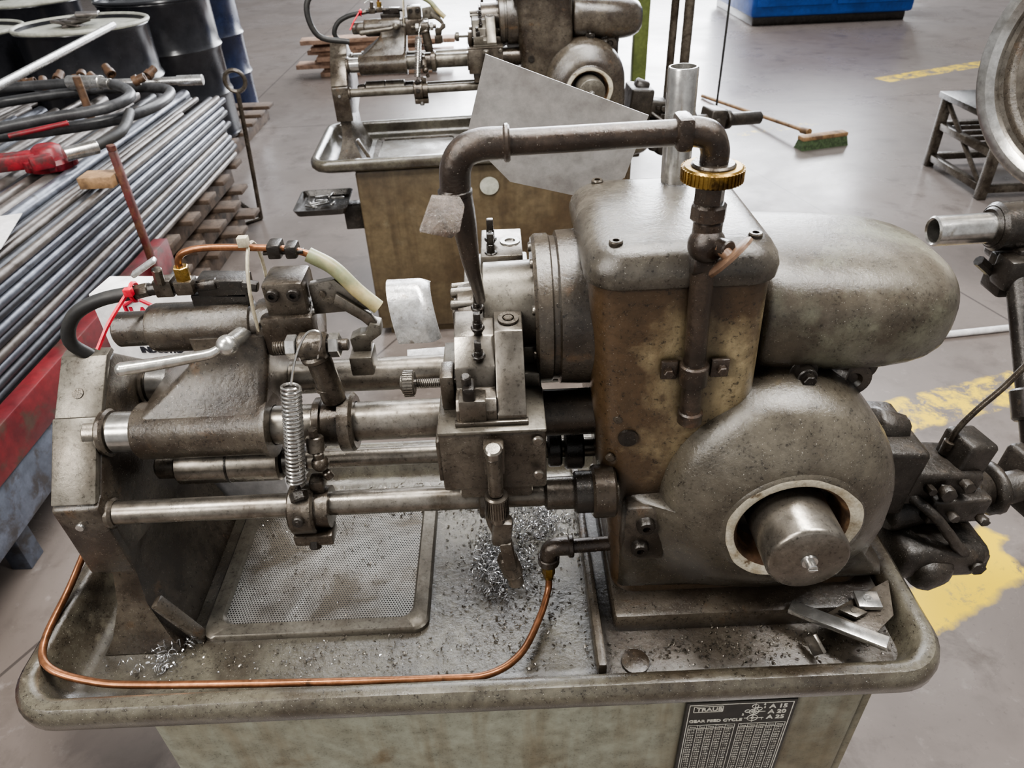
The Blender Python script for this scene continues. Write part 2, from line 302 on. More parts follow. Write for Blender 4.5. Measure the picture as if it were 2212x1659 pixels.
for z in (.672,.656): b.bx(.310,.338,.5443,.5451,z-.0004,z+.0004,0,1)
b.bx(.3216,.3224,.5443,.5451,.646,.692,0,1)
for x,z,s in ((.333,.688,'4'),(.334,.681,'3'),(.3055,.664,'2'),(.334,.651,'1')): b.text(s,.0065,(x,Y,z),R,1)
for x0,x1 in ((.232,.299),(.305,.372)):
    for k in range(6):
        xx=x0+(x1-x0)*k/5; b.bx(xx-.0003,xx+.0003,.5443,.5451,.41,.642,0,1)
    for z in (.642,.633,.41): b.bx(x0,x1,.5443,.5451,z-.0003,z+.0003,0,1)
    for k in range(5): b.text('Time',.0044,(x0+.002+(x1-x0)*k/5,Y,.6355),R,1,.0002)
    for j in range(32):
        for k in range(5): b.text('%03d'%((j*7+k*13+12)%200),.0060,(x0+.0015+(x1-x0)*k/5,Y,.6270-j*.0068),R,1,.0001)
fin(b,'nameplate',['ink','inkw'],cab,label='black machine nameplate with white gear diagram and number tables',ang=20)
# tray
X0,X1,Y0,Y1=-.685,.560,.505,1.03
def tr(off,z,r=.075):
    return rrect(X0+off,X1-off,Y0+off,Y1-off,max(r-off,.012),z,8)
b=B(); b.loft([tr(.075,.735),tr(.05,.742),tr(.028,.752),tr(.010,.760),tr(.001,.771),tr(0,.785),tr(.003,.796),tr(.010,.803),tr(.020,.804),tr(.029,.799),tr(.035,.786),tr(.043,.765),tr(.055,.752),tr(.07,.746)])
TR=fin(b,'chip_tray','tray',P)
b=B()
b.bx(.098,.525,.548,.97,.735,.762,.008); b.bx(.098,.112,.555,.97,.74,.785,.006)
b.bx(.130,.515,.622,.95,.755,.795,.008)
b.rev((.152,.572,.76),(0,0,1),[(0,.02),(.006,.019),(.008,.014),(.008,0)],20)
fin(b,'machine_bed','castr',P)
b=B(); fr=lambda o,z:rrect(-.475+o,-.140-o,.648+o,.925-o,.02,z,5)
b.loft([fr(-.001,.745),fr(0,.752),fr(.003,.755),fr(.022,.755),fr(.026,.749)],cap=(0,0))
SC=fin(b,'strainer','steelo',TR)
b=B(); b.bx(-.450,-.165,.673,.900,.744,.7495); fin(b,'strainer_mesh','mesh',TR,label='grey perforated steel strainer mesh')
# end bracket
b=B()
x0,x1=-.574,-.518
poly=[(.655,.93),(.648,1.028),(.722,1.112),(.782,1.162),(.80,1.160),(.86,1.11),(.93,1.02),(.93,.93),(.80,.90)]
b.prism([(x0,y,z) for y,z in poly],(x1-x0,0,0),.006,0)
EB=fin(b,'end_bracket','castr',P)
b=B(); b.prism([(x0-.003,.658,1.032),(x0-.003,.722,1.105),(x0-.003,.716,1.118),(x0-.003,.644,1.036)],(x1-x0,0,0),.002)
b.prism([(x0-.003,.722,1.107),(x0-.003,.786,1.160),(x0-.003,.800,1.163),(x0-.003,.797,1.170),(x0-.003,.781,1.168),(x0-.003,.719,1.115)],(x1-x0+.003,0,0),.0015)
fin(b,'cover_plate','steelo',EB)
b=B(); b.prism([(x0-.004,.648,.905),(x0-.004,.644,.985),(x0-.004,.641,1.03),(x0-.004,.70,1.06),(x0-.004,.70,.92)],(x1-x0+.003,0,0),.004)
fin(b,'end_casting','castr',EB)
b=B(); b.rev((-.550,.745,1.1335),(0,-.65,.76),[(0,.008),(.004,.007),(.004,0)],14); fin(b,'screw','steeld',EB)
b=B(); b.rev((-.553,.644,1.0),(0,-1,0),[(0,.006),(.004,.005),(.004,0)],12); fin(b,'screw','steelb',EB)
b=B()
def q4(xa,xb,ya,yb,z): return [(xa,ya,z),(xb,ya,z),(xb,yb,z),(xa,yb,z)]
b.loft([q4(-.61,-.495,.632,.92,.747),q4(-.592,-.510,.64,.92,.775),q4(-.572,-.530,.655,.92,.83),q4(-.566,-.533,.668,.92,.88),q4(-.574,-.52,.658,.93,.94)])
b.box((-.495,.655,.79),(.012,.02,.10),.003,(0,-.45,0))
fin(b,'bracket_foot','castr',EB)
def rod(name,x0,x1,y,z,r,mat='steel',extra=()):
    b=B(); b.cyl((x0,y,z),(x1,y,z),r)
    for (a,c,rr,m) in extra: b.cyl((a,y,z),(c,y,z),rr,.003,32,m)
    return fin(b,name,[mat,'steeld','steelb','black'],P)
rod('control_shaft',-.53,.13,.66,1.005,.0155,'steel',((-.523,-.512,.020,1),(.035,.075,.021,1),(.072,.098,.027,3),(.095,.125,.034,1)))
rod('guide_rod',-.54,.12,.72,1.089,.025,'steel',((-.523,-.512,.031,1),(-.512,-.470,.0262,2),(.035,.12,.030,1)))
rod('guide_rod',-.54,.12,.836,1.082,.0235,'steel',((-.523,-.512,.03,1),(-.510,-.470,.0275,2)))
rod('feed_shaft',-.47,.12,.76,.994,.0135,'steel',((-.470,-.325,.027,0),(-.40,-.395,.0278,3),(-.325,-.290,.020,3),(-.50,-.47,.018,1),(.045,.065,.026,3),(.068,.095,.030,3)))
b=B()
b.rev((-.288,.66,1.0),(1,0,0),[(0,0),(0,.030),(.003,.034),(.030,.034),(.033,.031),(.033,.027),(.050,.027),(.052,.0),],36)
b.box((-.262,.645,.968),(.05,.03,.018),.003); b.box((-.25,.665,1.036),(.018,.02,.02),.003)
CO=fin(b,'shaft_collar','steeld',P)
b=B(); b.cyl((-.272,.630,1.008),(-.272,.622,1.010),.007); b.cyl((-.272,.624,1.01),(-.272,.6215,1.01),.0035,.0005,6); fin(b,'set_screw','black',CO)
b=B(); b.hexb((-.262,.640,.972),(0,-.5,-1),.008,.02); fin(b,'set_screw','black',CO)
# headstock
b=B()
S=[(.785,.135,.50,.665,.93,.03),(.90,.125,.47,.67,.92,.03),(.985,.112,.40,.668,.91,.035),(1.02,.106,.30,.665,.905,.035),(1.15,.095,.290,.665,.90,.035),(1.297,.088,.285,.665,.893,.035)]
b.loft([rrect(a,c,d,e,r,z,6) for z,a,c,d,e,r in S])
HS=fin(b,'headstock','tan',P,label='tan painted headstock with dark grease runs',ang=50)
b=B(); L=lambda o,z,r=.036:rrect(.083+o,.290-o,.658+o,.897-o,r-o*.3,z,7)
b.loft([L(.003,1.291),L(0,1.294),L(-.001,1.306),L(.002,1.317),L(.008,1.326),L(.016,1.3315),L(.028,1.3345)])
LD=fin(b,'headstock_lid','cast',HS,ang=60)
for x,y in ((.115,.688),(.262,.692),(.118,.870),(.262,.866)):
    b=B(); b.socket((x,y,1.330),(0,0,1),.0075,.007); fin(b,'lid_screw','steeld',HS)
b=B()
b.rev((.138,.666,1.088),(0,-1,0),[(0,.0125),(.004,.012),(.0045,.006),(.001,.0)],20)
fin(b,'oil_plug','black',HS)
for x,z in ((.125,1.115),(.118,1.055)):
    b=B(); b.rev((x,.668,z),(0,-1,0),[(0,.006),(.003,.005),(.003,0)],14); fin(b,'plug_screw','steeld',HS)
# motor cover
b=B(); rg=[]
for x,k in ((.290,.95),(.300,.99),(.33,1.0),(.38,1.0),(.42,.99),(.455,.97),(.485,.925),(.508,.865),(.526,.78),(.540,.66),(.550,.50),(.555,.25)):
    cy,cz=.815+.006*(1-k),1.207-(x-.29)*.06; hy,hz=.125*k,.080*k
    rg.append([(x,cy+hy*math.copysign(abs(math.cos(a))**.72,math.cos(a)),cz+hz*math.copysign(abs(math.sin(a))**.72,math.sin(a))) for a in [2*PI*i/40 for i in range(40)]])
b.loft(rg); MC=fin(b,'motor_cover','olive',P,label='rounded olive-brown motor cover with pale worn patch',ang=70)
b=B(); b.cyl((.352,.715,1.150),(.352,.685,1.150),.012); b.hexb((.352,.690,1.150),(0,-1,0),.008,.014); b.cyl((.352,.70,1.15),(.352,.699,1.15),.017)
fin(b,'cover_knob','black',MC)
b=B(); b.bx(.37,.47,.76,.86,1.03,1.14,.01); b.cyl((.40,.745,1.122),(.425,.73,1.120),.018); b.cyl((.445,.76,1.125),(.445,.735,1.125),.020); b.rev((.43,.73,1.115),(0,-1,0),[(0,.026),(.006,.024),(.007,.012),(.002,.008),(.002,0)],24)
fin(b,'motor_bracket','castr',P)
# gear guard
b=B(); cx,cz,r=.330,1.003,.147
def arch(sx=0):
    pts=[]
    for i in range(5): pts.append((.134-.0007*i,.795+.045*i))
    pts+=[(.140,.988),(.183,.990)]
    pts+=[(cx+r*math.cos(math.radians(a)),cz+r*math.sin(math.radians(a))) for a in range(176,-1,-8)]
    pts+=[(.479,.95),(.484,.90),(.497,.85),(.526,.815),(.532,.795)]
    for i in range(1,12): pts.append((.532-.398*i/12,.795))
    return pts
pts=arch(); dc=V((.338,.978))
def front(x,z,edge):
    d=(V((x,z))-dc).length
    u=max(0,min(1,(.195-d)/.110)); u=u*u*(3-2*u)
    return .657-.050*u
rings=[[(x,.87,z) for x,z in pts],[(x,.70,z) for x,z in pts],[(x,.690,z) for x,z in [((p[0]-cx)*.995+cx,p[1]) for p in pts]]]
for k,(fr_,dy) in enumerate(((.03,.024),(.08,.012),(.15,.004))+tuple((.15+.85*j/10,0) for j in range(1,11))):
    rg=[]
    for (x,z) in pts:
        v=V((x,z))-dc; c_=dc+v.normalized()*.088; q=V((x,z))*(1-fr_)+c_*fr_
        rg.append((q.x,front(q.x,q.y,0)+dy,q.y))
    rings.append(rg)
b.loft(rings,cap=(1,0))
c2=(.338,.66,.978)
def blob(rad,y,n=72,w=.0): return [(c2[0]+(rad+w*(math.sin(3*a+1)+.6*math.sin(5*a)+.25*math.sin(13*a+2)))*math.cos(a),y,c2[2]+(rad+w*(math.sin(3*a+1)+.6*math.sin(5*a)+.25*math.sin(13*a+2)))*math.sin(a)) for a in [2*PI*i/n for i in range(n)]]
b.loft([blob(.091,.6095),blob(.089,.6065),blob(.084,.6045,w=.0018)],0,(0,0))
b.loft([blob(.084,.6045,w=.0018),blob(.076,.6040,w=.0006),blob(.071,.6065)],1,(0,0))
b.loft([blob(.071,.6065),blob(.066,.612),blob(.0625,.66)],2,(0,0))
b.loft([blob(.0645,.650),blob(.002,.650)],3,(0,1))
BG=fin(b,'gear_guard',['guard','pale','rust','black'],P,label='bulbous grease-dark gear guard with worn pale rim',ang=60)
b=B(); b.rev((.338,.66,.984),(0,-1,.0),[(0,0),(0,.043),(.008,.0495),(.104,.0495),(.108,.048),(.110,.045),(.110,.0)],48)
DS=fin(b,'drive_shaft','steel',BG,label='protruding bright steel shaft end')
b=B(); b.rev((.338,.550,.984),(0,-1,0),[(0,.010),(.003,.0095),(.003,.006),(.012,.006),(.013,.005),(.013,0)],18); b.bx(.333,.343,.5352,.5365,.9835,.9845)
fin(b,'shaft_screw','steelb',BG)
b=B(); b.bx(.138,.195,.645,.70,.885,.985,.006); fin(b,'mounting_flange','castr',BG)
for x,z in ((.165,.957),(.160,.915)):
    b=B(); b.rev((x,.664,z),(0,-1,0),[(0,.013),(.026,.012),(.030,.010),(.030,.005),(.024,.0045),(.024,0)],20); fin(b,'socket_bolt','black',BG)
# spindle
b=B(); ax=(1,0,0)
b.rev((.030,.78,1.208),ax,[(0,0),(0,.088),(.004,.092),(.020,.092),(.022,.089),(.028,.089),(.030,.095),(.052,.096),(.070,.096)],56)
SP=fin(b,'spindle_flange','castr',P)
b=B(); b.rev((-.030,.78,1.210),ax,[(0,0),(0,.056),(.0015,.058),(.060,.059),(.064,.060)],56); fin(b,'spindle_nose','steelo',SP)
b=B(); b.rev((-.066,.78,1.210),ax,[(0,0),(0,.012),(0,.024),(.005,.032),(.03,.036),(.04,.045)],36); fin(b,'collet','steeld',SP)
for a in (20,140,260):
    b=B(); b.cyl((-.07,.78+.028*math.cos(a),1.21+.028*math.sin(a)),(-.03,.78+.03*math.cos(a),1.21+.03*math.sin(a)),.006); fin(b,'collet_pin','steel',SP)
for k in range(8):
    a=2*PI*k/8+.3; b=B(); b.socket((.033,.78+.076*math.cos(a),1.208+.076*math.sin(a)),(-1,0,0),.006,.006); fin(b,'flange_bolt','steel',SP)
# front cross slide
b=B(); b.bx(-.086,.036,.618,.775,1.056,1.142,.004); b.bx(-.07,.02,.64,.76,1.02,1.06,.005)
b.prism([(-.090,.622,1.07),(-.090,.622,1.13),(-.090,.655,1.13),(-.090,.655,1.07)],(.006,0,0),.001)
b.bx(-.05,.03,.78,.90,1.10,1.16,.004)
FS=fin(b,'cross_slide','steeld',P,label='oily front cross slide block on the guide rods')
b=B(); b.bx(-.0865,.0365,.6175,.700,1.1405,1.146,.002); b.bx(-.084,.034,.70,.78,1.141,1.165,.003)
b.bx(.008,.040,.72,.79,1.165,1.19,.002)
fin(b,'slide_top','steelo',FS)
b=B(); b.prism([(-.018,.630,1.146),(-.018,.630,1.158),(-.018,.650,1.183),(-.018,.690,1.232),(-.018,.730,1.236),(-.018,.730,1.146)],(.033,0,0),.0015)
b.prism([(-.064,.630,1.146),(-.064,.630,1.166),(-.064,.640,1.175),(-.064,.66,1.176),(-.064,.665,1.20),(-.064,.695,1.224),(-.064,.74,1.232),(-.064,.74,1.146)],(.046,0,0),.0015)
b.bx(-.060,-.030,.628,.650,1.150,1.1805,.001)
b.bx(-.066,.017,.626,.634,1.146,1.152,.001)
fin(b,'tool_holder','steel',FS,label='worn steel tool holder with scribed face')
b=B(); b.rev((-.001,.711,1.235),(0,-.1,1),[(0,.0125),(.002,.012),(.002,.007),(-.003,.006),(-.003,0)],22); b.cyl((-.001,.711,1.231),(-.001,.711,1.238),.0062,.001,6); fin(b,'holder_bolt','steeld',FS)
for y,z in ((.672,1.205),(.698,1.226),(.730,1.234),):
    b=B(); b.cyl((-.036,y,z),(-.036,y-.004,z+.018),.0052); b.box((-.036,y-.005,z+.023),(.0080,.0080,.012),.001); b.cyl((-.036,y-.002,z+.006),(-.036,y-.003,z+.011),.0080,.001,8); fin(b,'clamp_screw','black',FS)
b=B(); b.box((-.048,.640,1.188),(.014,.024,.018),.003); b.cyl((-.05,.64,1.195),(-.05,.636,1.210),.0055)
fin(b,'tool_stop','black',FS)
b=B(); b.cyl((-.125,.675,1.176),(-.060,.675,1.176),.0042); b.helix((-.110,.675,1.176),(-.07,.675,1.176),.0045,.0008,18,4)
b.cyl((-.126,.675,1.176),(-.112,.675,1.176),.0150,.002,28); b.cyl((-.129,.675,1.176),(-.125,.675,1.176),.009)
for k in range(28):
    a=2*PI*k/28; b.box((-.119,.675+.015*math.cos(a),1.176+.015*math.sin(a)),(.011,.0016,.0016),0,(a,0,0))
fin(b,'thumb_screw','steel',FS)
b=B(); b.bx(-.082,-.066,.660,.695,1.146,1.192,.003); fin(b,'screw_bracket','steeld',FS)
b=B(); x,y=-.024,.596
b.bx(x-.012,x+.012,.60,.625,1.095,1.135,.003,0); b.cyl((x,y,1.128),(x,y-.002,1.141),.010,.002,16,1); b.cyl((x,y,1.070),(x,y,1.128),.0088,.002,16,0)
b.cyl((x,y,1.036),(x,y,1.070),.0135,.002,30,1); b.cyl((x,y,1.026),(x,y,1.036),.009,.001,20,1)
for k in range(30):
    a=2*PI*k/30; b.box((x+.0135*math.cos(a),y+.0135*math.sin(a),1.053),(.0014,.0014,.026),0,(0,0,a),1)
fin(b,'adjusting_knob',['steeld','steel'],FS)
b=B(); b.box((x+.004,.60,1.005),(.024,.018,.045),.005,(.1,.1,0)); b.box((x+.010,.598,.965),(.016,.016,.05),.004,(0,-.12,0)); b.cyl((x+.006,.606,.955),(x+.016,.600,.922),.013,.003,8)
b.tube([(x,.62,1.06),(x-.01,.61,1.02),(x+.008,.60,.97)],.006); b.cyl((x+.016,.60,.925),(x+.018,.598,.908),.010)
fin(b,'hanging_arm','steeld',FS)
for p in ((.026,.615,1.133),(.026,.612,1.085)):
    b=B(); b.cyl(p,(p[0],p[1]-.005,p[2]),.0065); fin(b,'gib_screw','steel',FS)
b=B(); b.rev((-.048,.66,1.003),(1,0,0),[(0,0),(0,.024),(.002,.026),(.016,.026),(.018,.02)],32); fin(b,'collar_ring','steeld',FS)
# rear slide
b=B(); b.bx(-.045,.03,.86,.955,1.10,1.205,.003,0); b.bx(-.034,.022,.862,.95,1.205,1.243,.002,1); b.bx(-.058,-.034,.84,.93,1.15,1.215,.002,1)
b.bx(-.075,-.055,.83,.87,1.14,1.18,.002,0)
RS=fin(b,'rear_cross_slide',['steeld','steel'],P)
b=B(); b.rev((.006,.905,1.243),(0,0,1),[(0,.014),(.002,.0135),(.002,.0075),(-.003,.007),(-.003,0)],22); fin(b,'holder_bolt','steelb',RS)
for y,z in ((.872,1.235),(.900,1.243)):
    b=B(); b.cyl((-.020,y,z),(-.020,y,z+.022),.0055); b.box((-.02,y,z+.028),(.009,.009,.016),.001); b.cyl((-.02,y,z+.005),(-.02,y,z+.010),.0085,.001,8); fin(b,'clamp_screw','black',RS)
b=B(); b.bx(-.026,-.012,.838,.868,1.175,1.225,.001); fin(b,'cutting_tool','alu',RS)
# drill slide
b=B()
b.rev((-.476,.72,1.089),(1,0,0),[(0,.026),(0,.034),(.004,.037),(.158,.037),(.164,.041),(.170,.041),(.172,.026)],40)
b.rev((-.476,.836,1.082),(1,0,0),[(0,.024),(0,.034),(.17,.034),(.17,.024)],32)
def rr4(x0_,x1_,y0_,y1_,z,r=.012): return rrect(x0_,x1_,y0_,y1_,r,z,4)
b.loft([rr4(-.472,-.308,.690,.865,1.095),rr4(-.464,-.306,.702,.855,1.122),rr4(-.430,-.303,.722,.84,1.145),rr4(-.402,-.300,.736,.825,1.168),rr4(-.392,-.297,.744,.815,1.185),rr4(-.395,-.294,.746,.813,1.205)])
DR=fin(b,'drill_slide','castr',P,ang=50)
b=B(); b.rev((-.490,.78,1.205),(1,0,0),[(0,0),(0,.019),(.003,.022),(.042,.022),(.046,.029),(.052,.031),(.150,.031),(.160,.031),(.172,.029),(.174,.026),(.180,.026),(.182,.030),(.190,.032),(.245,.032),(.252,.030),(.252,.022),(.245,.02),(.245,0)],40)
fin(b,'barrel','castr',DR)
b=B(); b.rev((-.245,.78,1.205),(1,0,0),[(0,.0),(0,.029),(.009,.029),(.010,.020),(.012,0)],32); fin(b,'barrel_end_ring','steelb',DR)
b=B(); b.bx(-.290,-.240,.752,.805,1.222,1.272,.006); b.bx(-.300,-.235,.745,.80,1.175,1.230,.006)
fin(b,'clamp_block','steeld',DR)
for x in (-.277,-.252):
    b=B(); b.socket((x,.752,1.258),(0,-1,0),.0078,.006); fin(b,'socket_screw','black',DR)
b=B()
b.prism([(-.237,.765,1.262),(-.205,.765,1.267),(-.176,.765,1.236),(-.168,.765,1.216),(-.178,.765,1.214),(-.196,.765,1.224),(-.237,.765,1.222)],(0,.012,0),.001)
b.prism([(-.205,.758,1.252),(-.168,.758,1.222),(-.160,.758,1.205),(-.168,.758,1.200),(-.180,.758,1.214),(-.210,.758,1.238)],(0,.008,0),.001)
fin(b,'tool_link','steel',DR)
for x,z in ((-.222,1.250),(-.205,1.240)):
    b=B(); b.rev((x,.766,z),(0,-1,0),[(0,.004),(.004,.004),(.004,0)],10); fin(b,'link_pin','steeld',DR)
b=B()
b.prism([(-.170,.755,1.212),(-.158,.755,1.208),(-.158,.755,1.195),(-.172,.755,1.185),(-.176,.755,1.165),(-.196,.755,1.165),(-.198,.755,1.190),(-.186,.755,1.196),(-.178,.755,1.196)],(0,.02,0),.0015)
b.bx(-.200,-.172,.74,.775,1.145,1.172,.002)
fin(b,'tool_finger','steelo',DR)
b=B(); b.tube([(-.338,.712,1.213),(-.350,.706,1.209),(-.375,.702,1.207),(-.41,.698,1.204),(-.450,.694,1.201)],(.0052,.0085),14); b.ball((-.450,.694,1.201),.0085)
b.ball((-.331,.715,1.214),.0130); b.cyl((-.331,.715,1.214),(-.325,.76,1.205),.010)
fin(b,'lever','lever',DR,label='polished steel clamping lever with ball')
# upper hose and fittings
b=B(); b.tube([(-.533,.80,1.10),(-.540,.79,1.155),(-.556,.78,1.190),(-.538,.78,1.226),(-.498,.78,1.247),(-.447,.78,1.256)],.0085,12); fin(b,'coolant_hose','rubber',P)
b=B(); b.cyl((-.452,.78,1.255),(-.432,.78,1.259),.009,.001,8,1); b.cyl((-.436,.78,1.258),(-.350,.78,1.262),.0075,.001,16,0); b.box((-.412,.78,1.262),(.022,.02,.022),.002,None,1); b.box((-.385,.775,1.264),(.022,.02,.018),.002,None,1)
b.cyl((-.385,.775,1.262),(-.384,.774,1.290),.009,.001,6,2); b.cyl((-.412,.77,1.27),(-.408,.765,1.292),.006,.001,8,1); b.box((-.420,.762,1.296),(.034,.012,.006),.002,(0,-.5,.2),3)
b.box((-.345,.79,1.256),(.06,.03,.024),.003,(0,.06,0),0); b.cyl((-.318,.775,1.262),(-.300,.775,1.258),.007,.001,8,0)
b.bx(-.385,-.315,.775,.79,1.232,1.25,.002,0)
fin(b,'pipe_fitting',['black','steeld','brass','alu'],P)
b=B(); b.tube([(-.384,.775,1.285),(-.385,.775,1.295),(-.376,.775,1.306),(-.350,.775,1.311),(-.300,.775,1.309),(-.250,.775,1.304),(-.218,.775,1.291)],.0042,10); fin(b,'copper_tube','copper',P)
b=B(); b.tube([(-.232,.775,1.297),(-.205,.772,1.280),(-.180,.768,1.250),(-.158,.765,1.228)],.0090,12); fin(b,'tube_sleeve','hosed',P)
b=B(); b.box((-.268,.775,1.306),(.016,.024,.018),.003); b.box((-.249,.775,1.304),(.014,.022,.016),.003); b.bx(-.283,-.236,.770,.78,1.300,1.304,.001); fin(b,'tube_clip','black',P)
b=B(); n=24
lp=[(-.302+.004*math.sin(a),.78+.034*math.cos(a),1.246+.066*math.sin(a)) for a in [2*PI*i/n for i in range(n+1)]]
b.tube(lp,.0022,6,1,0,False); b.box((-.302,.772,1.318),(.012,.010,.012),.001)
fin(b,'cable_tie','tie',P)
b=B(); b.tube([(-.452,.78+.011*math.cos(2*PI*i/14),1.256+.011*math.sin(2*PI*i/14)) for i in range(15)],.0025,6,1,0,False); b.tube([(-.455,.77,1.260),(-.475,.745,1.235),(-.492,.73,1.208)],.0028,6); b.box((-.452,.768,1.262),(.010,.008,.010),.001)
fin(b,'cable_tie','red',P,label='bright red cable tie with loose tail')
# stud and spring arm
b=B(); b.cyl((-.278,.715,1.208),(-.190,.715,1.208),.0072,.001,16,0); b.helix((-.278,.715,1.208),(-.236,.715,1.208),.0074,.0009,14,4,0)
b.hexb((-.262,.715,1.208),(1,0,0),.0145,.012,1); b.hexb((-.212,.715,1.208),(1,0,0),.0145,.012,1)
b.cyl((-.248,.715,1.208),(-.214,.715,1.208),.0165,.003,24,0)
b.cyl((-.231,.715,1.205),(-.222,.72,1.125),.0150,.002,24,0); b.cyl((-.232,.715,1.20),(-.230,.716,1.19),.0185,.003,24,0); b.cyl((-.227,.72,1.15),(-.226,.72,1.144),.0165,.003,24,0)
b.rev((-.252,.72,1.089),(1,0,0),[(0,.026),(0,.030),(.002,.033),(.010,.033),(.012,.030),(.032,.030),(.034,.038),(.048,.038),(.052,.034),(.052,.026)],36,0)
SA=fin(b,'spring_arm',['steeld','steelb'],P)
b=B(); b.cyl((-.243,.672,1.118),(-.243,.672,1.10),.006,.001,6); b.cyl((-.243,.668,1.085),(-.243,.675,1.104),.011); b.cyl((-.240,.665,1.060),(-.240,.665,1.088),.007); b.ball((-.240,.664,1.07),.011); b.cyl((-.236,.664,1.056),(-.232,.664,1.045),.006)
fin(b,'oil_nipple','steeld',SA)
b=B(); b.helix((-.253,.670,1.184),(-.271,.652,1.050),.0105,.0018,25,6)
b.tube([(-.253,.670,1.184),(-.246,.69,1.21),(-.230,.70,1.235),(-.215,.70,1.232),(-.225,.70,1.2)],.0014,6); b.tube([(-.271,.652,1.052),(-.272,.652,1.040),(-.268,.65,1.034)],.0016,6)
fin(b,'coil_spring','steelb',SA)
b=B(); b.cyl((-.272,.650,1.038),(-.268,.640,1.030),.011,.002,6); b.cyl((-.272,.655,1.04),(-.27,.66,1.0),.005); fin(b,'spring_anchor','black',SA)
# chip deflector
b=B(); n=14; secs=[]
for k in range(13):
    s_=k/12; row=[]; back=[]
    for i in range(n+1):
        u=i/n; a=-.25+1.75*s_
        yy_=.905-.050*math.sin(a); z=1.120+.070*math.cos(a)-.012*max(0,(u-.70)/.30)**2*(1-s_)-.014*max(0,a-1)
        p=(-.171+.060*u+.014*s_*s_,yy_+.012*max(0,(u-.7)/.3)**2,z); row.append(p); back.append((p[0],p[1]+.0016,p[2]-.0006))
    secs.append(row+back[::-1])
b.loft(secs)
b.box((-.09,.90,1.062),(.13,.05,.002),0,(.15,.02,.1)); b.box((-.055,.87,1.09),(.05,.03,.002),0,(.3,-.5,.1))
fin(b,'chip_deflector','alub',P,label='curved bright scratched aluminium chip deflector',ang=50)
# coolant pipe
y=.655
b=B(); b.cyl((-.012,y,1.452),(.175,y,1.4545),.0118); CP=fin(b,'coolant_pipe','pipe',P)
b=B(); b.tube([(.003,y,1.452),(-.018,y,1.4515),(-.034,y,1.446),(-.043,y,1.432),(-.045,y,1.412)],.0148,16); b.cyl((.002,y,1.452),(.008,y,1.452),.0172,.003); b.cyl((-.0455,y,1.404),(-.0455,y,1.413),.0165,.003); fin(b,'pipe_elbow','pipe',CP)
b=B(); b.tube([(.160,y,1.4545),(.176,y,1.4545),(.190,y,1.450),(.1965,y,1.438),(.197,y,1.424)],.0135,16); b.bx(.158,.173,y-.0155,y+.0155,1.440,1.470,.004); fin(b,'pipe_elbow','pipe',CP)
b=B()
b.prism([(-.066,.632,1.412),(-.040,.632,1.409),(-.036,.625,1.404),(-.041,.610,1.388),(-.049,.606,1.383),(-.078,.610,1.389)],(0,.003,.0025),.0008)
b.tube([(-.046,.655,1.412),(-.040,.655,1.38),(-.036,.664,1.33),(-.030,.69,1.272)],(.0160,.0055),14)
fin(b,'nozzle','pipe',CP)
b=B(); b.cyl((.197,y,1.408),(.197,y,1.423),.0285,.002,40,0); b.cyl((.197,y,1.420),(.197,y,1.426),.021,.002,32,1)
for k in range(44):
    a=2*PI*k/44; b.box((.197+.0285*math.cos(a),y+.0285*math.sin(a),1.4155),(.002,.002,.012),0,(0,0,a),0)
fin(b,'valve_handwheel',['brass','steeld'],CP,label='knurled brass valve handwheel')
b=B(); b.cyl((.197,y,1.385),(.197,y,1.408),.0145,.002,6); b.cyl((.198,y,1.368),(.198,y,1.387),.0175,.003,8); b.cyl((.199,y,1.335),(.199,y,1.37),.0145,.003); b.ball((.199,y-.004,1.345),.019); b.cyl((.199,y,1.345),(.214,.625,1.350),.009); b.cyl((.187,y,1.325),(.211,y,1.325),.014)
fin(b,'valve_body','pipe',CP)
b=B(); b.rev((.213,.620,1.346),(.66,-.40,-.62),[(-.0015,0),(-.0015,.024),(0,.026),(.003,.026),(.0035,.022),(.002,0)],32); b.cyl((.206,.634,1.350),(.215,.618,1.344),.006)
fin(b,'valve_lever','rust',CP)
b=B(); b.cyl((.199,y,1.335),(.207,y,1.120),.0122); b.cyl((.207,y,1.135),(.207,y,1.115),.0145,.003); fin(b,'down_pipe','pipe',CP)
b=B(); b.bx(.168,.187,.656,.662,1.178,1.202,.002); b.bx(.224,.245,.656,.662,1.178,1.202,.002); b.cyl((.2052,y,1.172),(.2045,y,1.200),.0165,.002)
b.cyl((.176,.657,1.190),(.176,.648,1.190),.006,.001,6); b.cyl((.236,.657,1.190),(.236,.648,1.190),.006,.001,6); fin(b,'pipe_clamp','pipe',CP)
# lower coolant line
b=B(); b.cyl((.055,.70,.858),(.145,.70,.862),.0105); b.tube([(.075,.70,.859),(.055,.70,.859),(.044,.70,.852),(.042,.70,.835)],.0135,14); b.cyl((.07,.70,.859),(.078,.70,.859),.0165); b.cyl((.042,.70,.826),(.042,.70,.84),.016); fin(b,'drain_elbow','pipe',P)
b=B(); b.cyl((.042,.70,.800),(.042,.70,.826),.0095,.001,6); b.cyl((.042,.70,.79),(.042,.70,.802),.007); fin(b,'brass_nut','brass',P)
b=B(); b.tube([(-.60,.77,.91),(-.636,.745,.87),(-.665,.70,.82),(-.668,.62,.805),(-.644,.580,.800),(-.58,.562,.790),(-.50,.556,.786),(-.30,.552,.782),(-.12,.550,.780),(-.05,.556,.775),(-.005,.590,.768),(.025,.65,.765),(.040,.69,.775),(.042,.70,.800)],.0052,10,8); fin(b,'copper_line','copper',P,label='long thin copper coolant line bent around the tray')
